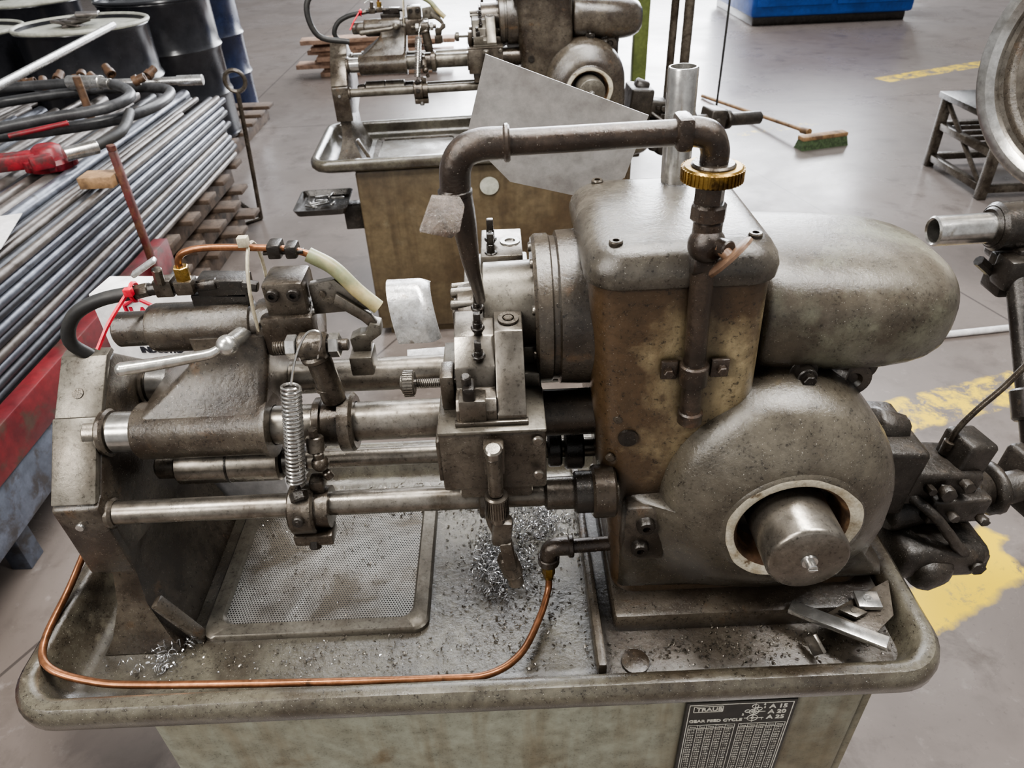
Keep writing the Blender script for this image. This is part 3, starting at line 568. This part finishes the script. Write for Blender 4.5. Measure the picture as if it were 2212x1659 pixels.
# splash sheet
b=B(); b.prism([(-.014,.940,1.474),(.190,.935,1.394),(.167,.955,1.307),(.118,.965,1.276),(.01,.965,1.305),(-.045,.950,1.372)],(0,.0018,0))
b.prism([(.118,.955,1.270),(.166,.950,1.305),(.160,.90,1.22),(.09,.90,1.2)],(0,.0018,0))
fin(b,'splash_sheet','sheet',P,label='bent dull sheet-metal splash guard')
# feed linkage on the right
b=B()
b.box((.575,.86,.86),(.09,.14,.13),.010,(0,.1,0),0,3); b.box((.665,.84,.835),(.13,.085,.07),.010,(0,.18,.1),0,3); b.box((.715,.845,.87),(.055,.06,.075),.008,(0,.2,.2),0,3); b.box((.70,.80,.80),(.10,.03,.05),.006,(0,.1,.1),0,3)
b.cyl((.60,.82,.77),(.79,.86,.78),.034,.008,20); b.cyl((.66,.835,.785),(.70,.84,.785),.044,.006,20); b.cyl((.79,.86,.775),(.81,.862,.775),.046,.006,20); b.cyl((.74,.85,.78),(.755,.853,.78),.042,.004,20)
b.cyl((.80,.86,.765),(1.12,.95,.74),.028,.004,20); b.box((.90,.89,.76),(.07,.10,.10),.010,(0,.1,.2),0,3); b.cyl((.95,.90,.755),(.97,.906,.754),.042,.004,20)
b.box((.685,.80,.712),(.16,.10,.070),.020,(.1,.12,.1),0,3); b.box((.66,.79,.70),(.07,.12,.06),.022,(.1,.1,.3),0,3); b.cyl((.75,.82,.70),(.75,.765,.69),.030,.01,20); b.tube([(.62,.80,.83),(.66,.77,.80),(.70,.76,.75),(.74,.77,.71)],.009,8)
b.cyl((.56,.86,.93),(.61,.86,.91),.028,.004)
for p,rr_ in (((.665,.79,.845),.013),((.70,.80,.85),.010),((.745,.765,.70),.013),((.64,.795,.85),.008),((.90,.835,.77),.012),((.735,.783,.79),.008),((.685,.783,.80),.008)): b.hexb(p,(0,-1,.15),rr_,.016)
fin(b,'feed_linkage','link',P,label='grease-caked bar feed linkage',jit=.0012,ang=60)
b=B(); b.tube([(.692,.85,.875),(.694,.85,.915),(.712,.85,.955),(.745,.85,1.01),(.775,.85,1.09),(.79,.86,1.20)],.0048,10); b.cyl((.690,.85,.868),(.692,.85,.895),.010); fin(b,'linkage_rod','steeld',P)
# ------------------------------------------------------------------ second lathe
SKIP={'nameplate','coolant_pipe','copper_line','splash_sheet','linkage_rod','chip_deflector','drain_elbow','brass_nut'}
SW={M['steel'].name:M['steelo'],M['cast'].name:M['castr'],M['guard'].name:M['castr'],M['olive'].name:M['castr'],M['tan'].name:M['castr'],M['cab'].name:M['cab2'],M['steelo'].name:M['steeld'],M['lever'].name:M['steelo']}
def copy_part(o,par):
    k=o.copy(); k.parent=par; link(k)
    if any(m.name in SW for m in o.data.materials if m):
        k.data=o.data.copy()
        for i,m in enumerate(list(k.data.materials)):
            if m.name in SW: k.data.materials[i]=SW[m.name]
    return k
def dup(src,label,skip=()):
    e=src.copy(); link(e); e['label']=label
    for c in [c for c in src.children if c.name.split('.')[0] not in skip]:
        k=copy_part(c,e)
        for c3 in [q for q in c.children if q.name.split('.')[0] not in skip]: copy_part(c3,k)
    return e
L2=dup(LA,'older twin lathe with rust-stained brown cabinet and black hose',SKIP)
L2.location=(-.075,2.98,0); L2.rotation_euler=(0,0,.045); L2.scale=(1.05,1.05,1.0)
def l2part(b,name,mats,label=None):
    o=fin(b,name,mats,LA,label=label); o.parent=L2; return o
b=B(); b.loft([rrect(-.76,-.58,.50,.70,.02,.60),rrect(-.77,-.57,.49,.71,.02,.625),rrect(-.765,-.575,.495,.705,.02,.625),rrect(-.755,-.585,.505,.695,.02,.606)]); b.bx(-.60,-.53,.58,.64,.50,.60,.004)
SH=l2part(b,'tool_shelf','black')
for i in range(10):
    b=B(); b.box((random.uniform(-.73,-.61),random.uniform(.53,.67),.616+.003*i/3),(random.uniform(.04,.09),.008,.008),.002,(0,.1,random.uniform(0,3)))
    o=fin(b,'spare_tool_bit','steelb',LA); o.parent=SH; o.location=o.location-SH.location
b=B(); b.cyl((.735,1.02,.75),(.745,1.02,1.95),.016); b.cyl((.79,1.0,.7),(.79,1.0,1.95),.020); b.cyl((.79,1.0,1.40),(.79,1.0,1.46),.040); b.cyl((.79,1.0,1.30),(.79,1.0,1.40),.030); b.box((.76,1.01,1.34),(.09,.03,.03),.004)
l2part(b,'riser_pipe','steeld')
b=B(); b.rev((-.04,.545,.66),(0,-1,0),[(0,.036),(.004,.035),(.004,0)],28); l2part(b,'cover_disc','drumt')
b=B(); b.tube([(-.50,.72,1.17),(-.60,.70,1.2),(-.62,.70,1.3),(-.55,.72,1.37),(-.45,.74,1.38)],.010); l2part(b,'coolant_hose','rubber')
# ------------------------------------------------------------------ loose things on lathe
b=B(); b.rev((.213,.86,1.335),(-.02,0,1),[(0,.0145),(0,.0175),(.130,.0175),(.132,.0165),(.132,.0145),(.01,.014),(.0,.0145)],32)
fin(b,'steel_tube','steelb',label='short bright steel tube standing on the headstock lid',cat='tube')
def loose(name,b,mat,label,cat): return fin(b,name,mat,label=label,cat=cat)
b=B(); b.box((.425,.585,.8085),(.125,.020,.008),.001,(0,-.08,-.62)); loose('steel_bar_offcut',b,'steelb','flat steel bar offcut lying across the tray rim','metal offcut')
b=B(); b.prism([(.40,.60,.796),(.53,.660,.800),(.510,.60,.800),(.455,.560,.796)],(0,0,.003),.0005); loose('metal_plate_scrap',b,'steeld','triangular dark plate scrap lying in the tray corner','metal scrap')
b=B(); b.box((.482,.622,.808),(.032,.027,.008),.001,(0,0,-.1)); b.rev((.482,.622,.812),(0,0,1),[(0,.006),(.001,.006),(.001,.0035),(0,.003),(0,0)],16); loose('square_insert',b,'steelb','square steel insert with centre hole on scrap plate','tool insert')
b=B(); b.prism([(.436,.608,.804),(.455,.616,.804),(.474,.602,.804),(.455,.594,.804)],(0,0,.006),.001); b.rev((.455,.605,.810),(0,0,1),[(0,.004),(.001,.004),(.001,0)],12); loose('diamond_insert',b,'steel','diamond-shaped steel insert lying on scrap plate','tool insert')
b=B(); b.box((.395,.572,.784),(.006,.026,.026),.001,(.5,0,.4)); loose('hook_offcut',b,'steel','small bent steel offcut beside the bar','metal offcut')
def chips(name,regions,mat,label,curls=()):
    b2=bmesh.new()
    for (xa,xb,ya,yb,z,n,s) in regions:
        for _ in range(n):
            x=random.gauss((xa+xb)/2,(xb-xa)/4) ; yv=random.gauss((ya+yb)/2,(yb-ya)/4)
            x=min(max(x,xa),xb); yv=min(max(yv,ya),yb)
            a=random.uniform(0,6.28); L=s*random.uniform(.4,1.3); w=L*random.uniform(.15,.4)
            d=V((math.cos(a),math.sin(a),random.uniform(-.1,.5))); e=V((-math.sin(a),math.cos(a),random.uniform(-.4,.4)))
            c=V((x,yv,z+random.uniform(.0006,.003)))
            p=[c-d*L/2,c-d*L/2+e*w,c+e*w*1.4+V((0,0,L*.2)),c+V((0,0,L*.2)),c+d*L/2,c+d*L/2+e*w]
            v=[b2.verts.new(q) for q in p]; b2.faces.new((v[0],v[1],v[2],v[3])); b2.faces.new((v[3],v[2],v[5],v[4]))
    b=B(); b.merge(b2)
    for (cx_,cy_,sx_,sy_,nc) in curls:
        for _ in range(nc):
            x=random.gauss(cx_,sx_); yv=random.gauss(cy_,sy_); r=random.uniform(.003,.008); a=random.uniform(0,6)
            d=V((math.cos(a),math.sin(a),random.uniform(0,.5)))*random.uniform(.008,.024); c=V((x,yv,.752+random.uniform(0,.012)))
            b.helix(c,c+d,r,.0007,random.uniform(1.2,3),4,0,10)
    return fin(b,name,mat,label=label,cat='metal shavings',kind='stuff')
chips('metal_shavings',[(-.09,.05,.68,.84,.746,160,.004),(-.44,-.17,.68,.90,.7495,30,.003),(-.56,-.46,.57,.66,.752,50,.005),(-.02,.09,.80,.92,.75,140,.006),(-.6,.05,.57,.64,.747,30,.003)],'chip','bright curled metal shavings in clumps on the chip tray',((-.035,.765,.018,.028,80),(.045,.865,.026,.025,50),(-.52,.62,.02,.015,12)))
chips('oily_shavings',[(-.12,.095,.58,.96,.746,1000,.005),(-.55,.09,.58,.65,.747,400,.004),(-.44,-.17,.68,.90,.7495,260,.004),(.12,.51,.56,.62,.762,450,.004),(-.30,.02,.88,.96,.75,400,.006)],'chipd','dark oil-soaked metal shavings lying in the chip tray')
# white box behind end bracket
b=B(); BXC=(-.505,.962); ang_=-.10
b.box((BXC[0],BXC[1],.752+.2105),(.215,.06,.421),.002,(0,0,ang_),0)
R=(PI/2,0,ang_)
def onbox(u,z): return (BXC[0]+u*math.cos(ang_)+.0305*math.sin(ang_),BXC[1]+u*math.sin(ang_)-.0305*math.cos(ang_),z)
hx=[(-.036+.025*math.cos(math.radians(60*k+30)),.025*math.sin(math.radians(60*k+30))) for k in range(7)]
for (a,c) in zip(hx,hx[1:]): b.tube([onbox(a[0],1.143+a[1]),onbox(c[0],1.143+c[1])],.0030,6,1,1,False)
b.text('LA',.026,onbox(-.053,1.134),R,1,.0006,bold=.0010); b.text('INDUSTRIAL',.0145,onbox(-.060,1.073),R,2,.0006,bold=.0006); b.text('LI',.0145,onbox(-.018,1.054),R,2,.0006,bold=.0006)
fin(b,'cardboard_box',['white','redi','blki'],label='white cardboard box with red hexagon logo behind end bracket',cat='box')
# ------------------------------------------------------------------ bar rack
RK=root('bar_rack',(-2.1,2.3,0),'low red and grey-blue rack loaded with long steel bars','rack')
b=B(); b.bx(-1.462,-1.402,-.2,2.80,.345,.478,.006); fin(b,'side_beam','redp',RK,label='red painted side beam')
b=B(); b.bx(-2.97,-2.90,-.2,4.05,.31,.445,.006); fin(b,'side_beam','redp',RK)
b=B(); b.bx(-1.452,-1.41,-.2,2.80,.18,.342,.004); fin(b,'lower_rail','bluep',RK)
for yy in (.2,1.5,2.65):
    b=B(); b.bx(-2.95,-1.466,yy-.04,yy+.04,.365,.430,.004); fin(b,'cross_member','bluep',RK)
    for xx in (-1.50,-2.91):
        b=B(); b.bx(xx-.03,xx+.03,yy-.035,yy+.035,0,.36,.004); fin(b,'leg','bluep',RK)
b=B(); b.bx(-1.402,-1.380,2.585,2.615,.36,.90,.003); b.cyl((-1.391,2.60,.90),(-1.391,2.60,.92),.016); fin(b,'stake','stake',RK,label='rusty dark red stake')
def bar(x,z,r,y0,y1,mat):
    b=B()
    b.rev((x,y0,z),(0,1,0),[(0,r*.7),(0,r),(y1-y0,r),(y1-y0,r*.7),(y1-y0-.2,r*.65)],14)
    return fin(b,'steel_bar',mat,label={'bar':'long blue-grey round steel bar lying on rack','bar2':'long brownish grey round steel bar lying on rack','bar3':'long dark round steel bar lying on rack'}[mat],cat='steel bar',group='steel bars on the rack')
random.seed(3)
rr=.0152
for k in range(11):
    z=.432+rr+k*2*rr
    for j in range(2):
        bar(-1.466-rr-j*2*rr-(k%2)*.005,z,rr,-.1+random.uniform(0,.1),4.0+random.uniform(-.06,.06),random.choice(['bar','bar','bar2','bar3']))
x=-1.466-4*rr-.008
while x>-2.85:
    r=random.choice([.014,.016,.018,.024,.028]); x-=r
    bar(x,.745+r,r,-.1+random.uniform(0,.1),3.95+random.uniform(-.35,.08),random.choice(['bar2','bar2','bar','bar3','bar2'])); x-=r+.001
b=B(); b.bx(-2.86,-1.540,.3,3.7,.432,.744,.01); fin(b,'bar_bundle','bar3',label='dense core bundle of dark steel bars inside the stack',cat='steel bars',kind='stuff')
PL=root('wooden_pallet',(-2.15,3.3,0),'weathered stacked wooden pallets under the steel bars','pallet')
for lv in (0,.145,.290):
    for k in range(5):
        b=B(); b.bx(-2.85,-1.47+random.uniform(0,.05),2.86+k*.26,2.98+k*.26,lv+.105,lv+.128,.002); fin(b,'deck_board','woodd',PL)
    for xx in (-2.80,-2.1,-1.56):
        b=B(); b.bx(xx-.04,xx+.04,2.86,4.0,lv+.0,lv+.105,.002); fin(b,'stringer','woodd',PL)
b=B(); b.bx(-1.53,-1.408,2.55,2.64,.780,.822,.004); fin(b,'wood_block','wood',label='small weathered wood block resting on the bars',cat='wood block')
b=B(); b.box((-1.655,2.10,.804),(.24,.30,.002),0,(0,0,.3)); fin(b,'paper_sheet','white',label='blank white paper sheet lying on the bars',cat='paper')
b=B(); b.tube([(-2.75,3.3,.84),(-2.4,3.70,.84),(-2.0,3.88,.84),(-1.66,3.78,.85),(-1.55,3.50,.86),(-1.62,3.22,.86),(-1.9,3.05,.86),(-2.3,2.95,.86),(-2.7,2.9,.85)],.024,12); fin(b,'hydraulic_hose','hose',label='thick grey-black hydraulic hose looped over the bars',cat='hose')
b=B(); b.tube([(-2.5,2.3,.89),(-2.2,2.75,.90),(-1.85,2.99,.92),(-1.62,3.1,.93),(-1.60,3.3,.94),(-1.9,3.6,.93),(-2.5,3.6,.92)],.022,12); b.cyl((-2.02,3.62,.93),(-1.84,3.56,.935),.032,mi=1); b.cyl((-1.88,3.58,.935),(-1.78,3.52,.935),.024,mi=1); fin(b,'hydraulic_hose',['hose','steelb'],label='black hose with bright crimped steel end fitting',cat='hose')
PX,PY=.10,.09
b=B(); b.tube([(-1.66+PX,2.70+PY,.86),(-1.58+PX*.6,2.82+PY,.87),(-1.52,3.0,.88),(-1.55,3.14,.90)],.020,12); b.cyl((-1.735+PX,2.625+PY,.86),(-1.65+PX,2.71+PY,.86),.026,mi=1); fin(b,'hydraulic_hose',['rubber','steelb'],label='short black hose screwed to the red pump',cat='hose')
b=B(); b.rev((-1.83+PX,2.68+PY,.80),(0,0,1),[(0,0),(0,.085),(.025,.095),(.04,.085),(.045,.06),(.075,.05),(.085,.035),(.085,0)],28); b.box((-1.93+PX,2.64+PY,.84),(.28,.07,.06),.015,(0,0,.3)); b.box((-1.80+PX,2.58+PY,.85),(.08,.05,.05),.012,(0,0,.6)); b.cyl((-2.0+PX,2.76+PY,.9),(-1.80+PX,2.84+PY,.92),.010)
for k in range(6):
    a=k*PI/3; b.box((-1.83+PX+.085*math.cos(a),2.68+PY+.085*math.sin(a),.825),(.028,.028,.04),.005,(0,0,a))
fin(b,'red_hand_pump','redc',label='red cast hydraulic hand pump lying on the bars',cat='pump')
b=B(); b.cyl((-2.14,2.55,.965),(-1.957,4.095,1.10),.017); fin(b,'conduit_pole','alu',label='long bright metal conduit lying across the pile',cat='pole')
b=B(); b.cyl((-1.55,4.02,.835),(-2.30,3.97,.85),.020); b.cyl((-1.55,4.02,.835),(-1.68,4.012,.837),.026); fin(b,'pipe_length','alu',label='bright pipe with collar lying across the bars',cat='pipe')
for i in range(10):
    xx=-1.78-(i%5)*.15-random.uniform(0,.03); yy=3.78+random.uniform(-.03,.03)+.14*(i//5); a=random.uniform(0,3); zz=.875+random.uniform(0,.03)
    b=B(); b.rev((xx,yy,zz),(math.cos(a),math.sin(a),random.uniform(.1,.8)),[(0,.018),(0,.025),(.025,.025),(.025,.020),(.06,.020),(.06,.015),(.0,.015)],14); fin(b,'pipe_coupling','rust',label='rusty pipe coupling in a loose pile on the bars',cat='pipe fitting',group='rusty couplings')
b=B(); b.cyl((-1.74,3.18,.87),(-1.74,3.18,1.04),.016); fin(b,'pipe_stub','rust',label='rusty upright pipe stub standing among the hoses',cat='pipe')
# ring stand
b=B(); b.tube([(-1.80,3.86,.012),(-1.476,4.149,.012)],.012,8,1,0,False); b.tube([(-1.476,4.149,.012),(-1.45,4.15,.40),(-1.43,4.15,.74)],.013,8); n=20
b.tube([(-1.43+.055*math.sin(2*PI*i/n),4.15,.795-.055*math.cos(2*PI*i/n)) for i in range(n+1)],.012,8,1,0,False)
b.tube([(-1.476,4.149,.012),(-1.70,4.45,.012)],.012,8,1,0,False)
fin(b,'ring_stand','steeld',label='rusty steel stand with ring top and flat foot',cat='stand')
# drums
def drum(x,y,r,z0,h,mat,top,label):
    D=root('oil_drum',(x,y,z0),label,'drum')
    b=B(); b.rev((x,y,z0),(0,0,1),[(0,0),(0,r),(.02,r+.008),(.04,r),(h*.33-.03,r),(h*.33,r+.014),(h*.33+.03,r),(h*.66-.03,r),(h*.66,r+.014),(h*.66+.03,r),(h-.035,r),(h-.015,r+.010),(h,r+.006),(h,r-.01),(h-.02,r-.012)],56); fin(b,'drum_body',mat,D)
    b=B(); b.rev((x,y,z0+h-.02),(0,0,1),[(0,r-.01),(.002,r-.04),(.006,0)],48); b.cyl((x+r*.55,y-.1,z0+h-.02),(x+r*.55,y-.1,z0+h+.0),.035); fin(b,'drum_lid',top,D)
    b=B(); b.tube([(x+(r+.006)*math.cos(2*PI*i/48),y+(r+.006)*math.sin(2*PI*i/48),z0+h) for i in range(49)],.012,8,1,0,False); fin(b,'drum_rim',top,D)
    return D
pal=root('drum_pallet',(-2.9,5.2,0),'wooden pallet under the oil drums','pallet')
for k in range(9):
    b=B(); b.bx(-3.7,-1.95,4.25+k*.26,4.40+k*.26,.11,.135,.002); fin(b,'deck_board','woodd',pal)
for xx in (-3.6,-2.85,-2.05):
    b=B(); b.bx(xx-.05,xx+.05,4.3,6.45,0,.11,.002); fin(b,'stringer','woodd',pal)
drum(-2.42,4.68,.355,.136,.90,'drum','drumt','black oil drum with pale weathered lid')
drum(-3.22,4.75,.36,.136,.88,'drum','drumt','black oil drum with rusty rimmed lid')
drum(-2.33,5.55,.36,.136,.93,'drum','drum','glossy black oil drum')
drum(-3.3,5.7,.36,.136,.93,'drum','drumt','black oil drum with weathered lid')
drum(-2.52,6.85,.31,0,.95,'drumb','drumb','dark navy oil drum standing on the floor')
b=B()
for i in range(5): b.box((-2.50+i*.03,4.70+.02*(i%2),1.035+.012*i),(.16,.12,.018),.006,(random.uniform(-.2,.2),random.uniform(-.2,.2),i*.5))
fin(b,'work_glove','bar2',label='crumpled grey work glove lying on the drum lid',cat='glove')
for i in range(12):
    b=B(); k=i%9; zz=.041*(k if i<9 else i-9); b.box((-1.25+.12*math.sin(i*2.1)+(1.75 if i>8 else 0),8.1+.05*math.sin(i*1.3),zz+.021),(1.2+.35*((i*7)%5)/5,.22,.04),.003,(0,0,.12*math.sin(i*3.3)))
    fin(b,'timber_board','woodp',label='rough pinkish timber board in a low pile',cat='board',group='timber boards')
G=root('green_machine_frame',(.9,6.7,0),'olive green machine frame with upright post and gearbox','machine')
b=B(); b.bx(1.16,1.28,6.54,6.66,0,2.3,.01); fin(b,'post','green',G)
b=B(); b.bx(.1,1.0,6.4,7.0,.0,1.2,.03); b.bx(.2,.85,6.36,6.41,.3,1.0,.01); fin(b,'gearbox','steeld',G)
b=B(); b.bx(.1,1.28,6.62,6.72,1.2,1.3,.01); fin(b,'top_beam','green',G)
BM=root('blue_machine',(4.2,10.9,0),'blue painted machine cabinet on a dark plinth','machine')
b=B(); b.bx(3.15,5.15,9.7,11.6,.10,1.5,.04); fin(b,'cabinet_body','blue',BM)
b=B(); b.bx(3.2,5.1,9.78,11.5,0,.11,.01); fin(b,'plinth','black',BM)
for k in range(2):
    b=B(); b.bx(3.2+k*.98,4.12+k*.98,9.675,9.70,.22,1.4,.01); b.bx(3.98+k*.96,4.02+k*.96,9.65,9.68,.7,.95,.005); fin(b,'door','blue',BM)
BR=root('push_broom',(2.0,5.6,0),'push broom with wooden handle and green bristles on floor','broom')
b=B(); b.cyl((2.17,5.16,.085),(1.777,6.50,.016),.014); fin(b,'handle','wood',BR,label='orange-brown wooden broom handle')
b=B(); b.box((2.27,5.05,.075),(.36,.075,.03),.008,(0,0,.24)); b.cyl((2.19,5.10,.09),(2.165,5.18,.08),.022); fin(b,'brush_block','wood',BR)
b=B(); b.loft([[(2.27+u*.185*math.cos(.24)-w*.05*math.sin(.24),5.05+u*.185*math.sin(.24)+w*.05*math.cos(.24),0) for u,w in ((-1,-1),(1,-1),(1,1),(-1,1))],[(2.27+u*.175*math.cos(.24)-w*.034*math.sin(.24),5.05+u*.175*math.sin(.24)+w*.034*math.cos(.24),.062) for u,w in ((-1,-1),(1,-1),(1,1),(-1,1))]]); fin(b,'bristles','brush',BR)
# step frame
SX,SY=.17,-.28
SF=root('steel_step_frame',(3.0+SX,4.6+SY,0),'dark welded steel step frame standing on the floor','stand')
b=B()
for xx in (2.62,3.55):
    for yy in (4.25,4.85): b.bx(SX+xx-.025,SX+xx+.025,SY+yy-.025,SY+yy+.025,0,.42,.003)
    b.bx(SX+xx-.02,SX+xx+.02,SY+4.25,SY+4.85,.04,.08,.002); b.bx(SX+xx-.02,SX+xx+.02,SY+4.25,SY+4.85,.24,.28,.002)
    b.tube([(SX+xx,SY+4.27,.06),(SX+xx,SY+4.83,.40)],.014,6,1,0,False)
for yy in (4.25,4.85): b.bx(SX+2.62,SX+3.55,SY+yy-.02,SY+yy+.02,.04,.08,.002); b.bx(SX+2.62,SX+3.55,SY+yy-.02,SY+yy+.02,.24,.28,.002)
for k in range(5): b.bx(SX+2.62,SX+3.55,SY+4.33+k*.11,SY+4.35+k*.11,.245,.27,.001)
fin(b,'frame','steeld',SF)
b=B(); b.bx(SX+2.58,SX+3.6,SY+4.21,SY+4.89,.42,.455,.004); fin(b,'tread','black',SF)
b=B(); b.cyl((1.75,2.50,.014),(2.9,2.62,.014),.014); fin(b,'plastic_pipe','white',label='thin white pipe lying on the floor',cat='pipe')
# bar feeder
BF=root('bar_feeder',(1.75,1.25,0),'dark oily bar feeder stand with large pulley wheel','bar feeder')
b=B(); b.rev((.778,1.2,1.093),(1,0,.02),[(.15,.0),(.15,.018),(.003,.021),(0,.024),(.003,.0275),(.18,.0275)],32); fin(b,'steel_tube','steelb',BF)
b=B(); b.cyl((.885,1.2,1.097),(1.80,1.2,1.110),.044,.006); b.cyl((.88,1.2,1.097),(.90,1.2,1.097),.036,.004); b.bx(.92,1.8,1.15,1.25,1.02,1.07,.008); b.bx(.90,1.0,1.14,1.20,.98,1.05,.006); fin(b,'tube_holder','black',BF)
b=B(); b.cyl((1.75,1.25,.03),(1.75,1.25,1.06),.035); b.bx(1.60,1.92,1.08,1.42,0,.03,.004); b.tube([(.87,1.18,1.04),(1.05,1.18,.90)],.010,8,1,0,False); b.tube([(1.05,1.18,.90),(1.74,1.22,.80)],.012,8,1,0,False); b.cyl((.925,1.15,1.03),(.905,.915,.79),.019,.003,16); b.cyl((.912,1.0,.875),(.908,.96,.835),.028,.004,16); b.box((.925,1.15,1.03),(.06,.05,.06),.008)
fin(b,'stand_pole','black',BF)
c=V((1.050,1.24,1.355)); d=V((-.80,-.58,.12)).normalized(); q=.225/.192
b=B()
prof=[(-.03,.0,0),(-.03,.185,0),(-.028,.190,1),(-.022,.190,1),(-.016,.174,0),(.0,.168,0),(.010,.174,1),(.018,.192,1),(.022,.192,1),(.024,.189,1),(.024,.178,1),(.014,.168,1),(.008,.164,0),(.006,.06,0),(.028,.05,0),(.030,.03,0),(.030,0,0)]
for (a,e) in zip(prof,prof[1:]): b.rev(c,d,[(a[0],a[1]*q),(e[0],e[1]*q)],72,1 if e[2] else 0)
bmesh.ops.remove_doubles(b.bm,verts=b.bm.verts,dist=.0001)
WH=fin(b,'pulley_wheel',['steel','steelb'],BF,label='large grooved steel pulley wheel')
b=B(); b.rev(c,d,[(-.017,.174*q),(.0,.1715*q),(.0105,.1755*q)],64); fin(b,'drive_belt','rubber',BF)
b=B(); b.rev(c,d,[(.0075,.158*q),(.0105,.152*q),(.0105,.146*q),(.0075,.140*q)],64); b.rev(c,d,[(.0075,.10*q),(.0095,.098*q),(.0095,.092*q),(.0075,.09*q)],64); fin(b,'wheel_ring','castr',BF)
b=B(); b.cyl(c+d*-.03,c+d*-.12,.03); b.bx(1.12,1.20,1.24,1.36,1.06,1.38,.01); fin(b,'wheel_bracket','black',BF)
b=B(); b.tube([(1.14,3.9,0.01),(1.15,3.9,1.0),(1.14,3.92,2.6)],.006,8); b.cyl((1.14,3.9,0),(1.14,3.9,.02),.05); fin(b,'hanging_cable','rubber',label='thin black cable hanging down to the floor',cat='cable')
# ------------------------------------------------------------------ camera, lights
th=math.radians(35.5); rl=math.radians(2.6)
cam=bpy.data.objects.new('camera',bpy.data.cameras.new('camera')); link(cam)
cam.matrix_world=Matrix.Translation((0,0,1.65))@Matrix.Rotation(PI/2-th,4,'X')@Matrix.Rotation(-rl,4,'Z')
cam.data.sensor_width=36; cam.data.lens=1540/2212*36; cam.data.clip_start=.02
cam.data.dof.use_dof=True; cam.data.dof.focus_distance=.92; cam.data.dof.aperture_fstop=11
bpy.context.scene.camera=cam
w=bpy.data.worlds.new('world'); bpy.context.scene.world=w; w.use_nodes=True; t=w.node_tree; t.nodes.clear()
o=t.nodes.new('ShaderNodeOutputWorld'); bg=t.nodes.new('ShaderNodeBackground'); t.links.new(bg.outputs[0],o.inputs[0])
tc=t.nodes.new('ShaderNodeTexCoord'); sp=t.nodes.new('ShaderNodeSeparateXYZ'); t.links.new(tc.outputs['Generated'],sp.inputs[0])
f=rng(t,sp.outputs[2],.1,.8); col=mixc(t,f,(.95,.97,1),(.42,.42,.42)); t.links.new(col,bg.inputs[0]); bg.inputs[1].default_value=.60
def area(name,loc,tgt,sx,sy,pw,col=(1,1,1)):
    l=bpy.data.lights.new(name,'AREA'); l.shape='RECTANGLE'; l.size=sx; l.size_y=sy; l.energy=pw; l.color=col
    o=bpy.data.objects.new(name,l); o.location=loc; o.rotation_euler=(V(tgt)-V(loc)).to_track_quat('-Z','Y').to_euler(); link(o)
area('skylight',(.5,1.6,4.4),(0,1.1,0),2.4,.5,230,(1,.975,.93))
area('ceiling_lamp',(-1.2,.2,3.6),(-.1,.9,1),.25,1.0,70,(1,.97,.92))
area('ceiling_lamp',(1.3,.4,3.6),(.1,.9,1),.25,1.0,65,(1,.98,.95))
area('skylight_rear',(1.5,8.5,6),(1,7,0),8,3,750,(.95,.97,1))
area('roller_door',(3,17,3.4),(0,3,.8),10,5,2800,(.94,.96,1))
area('side_key',(-2.8,-1.6,3.2),(0,.9,1),1.2,1.0,115,(1,.96,.90))  # key light added at camera left for contrast, no window modelled
try: bpy.context.scene.view_settings.look='AgX - Medium High Contrast'
except Exception: pass
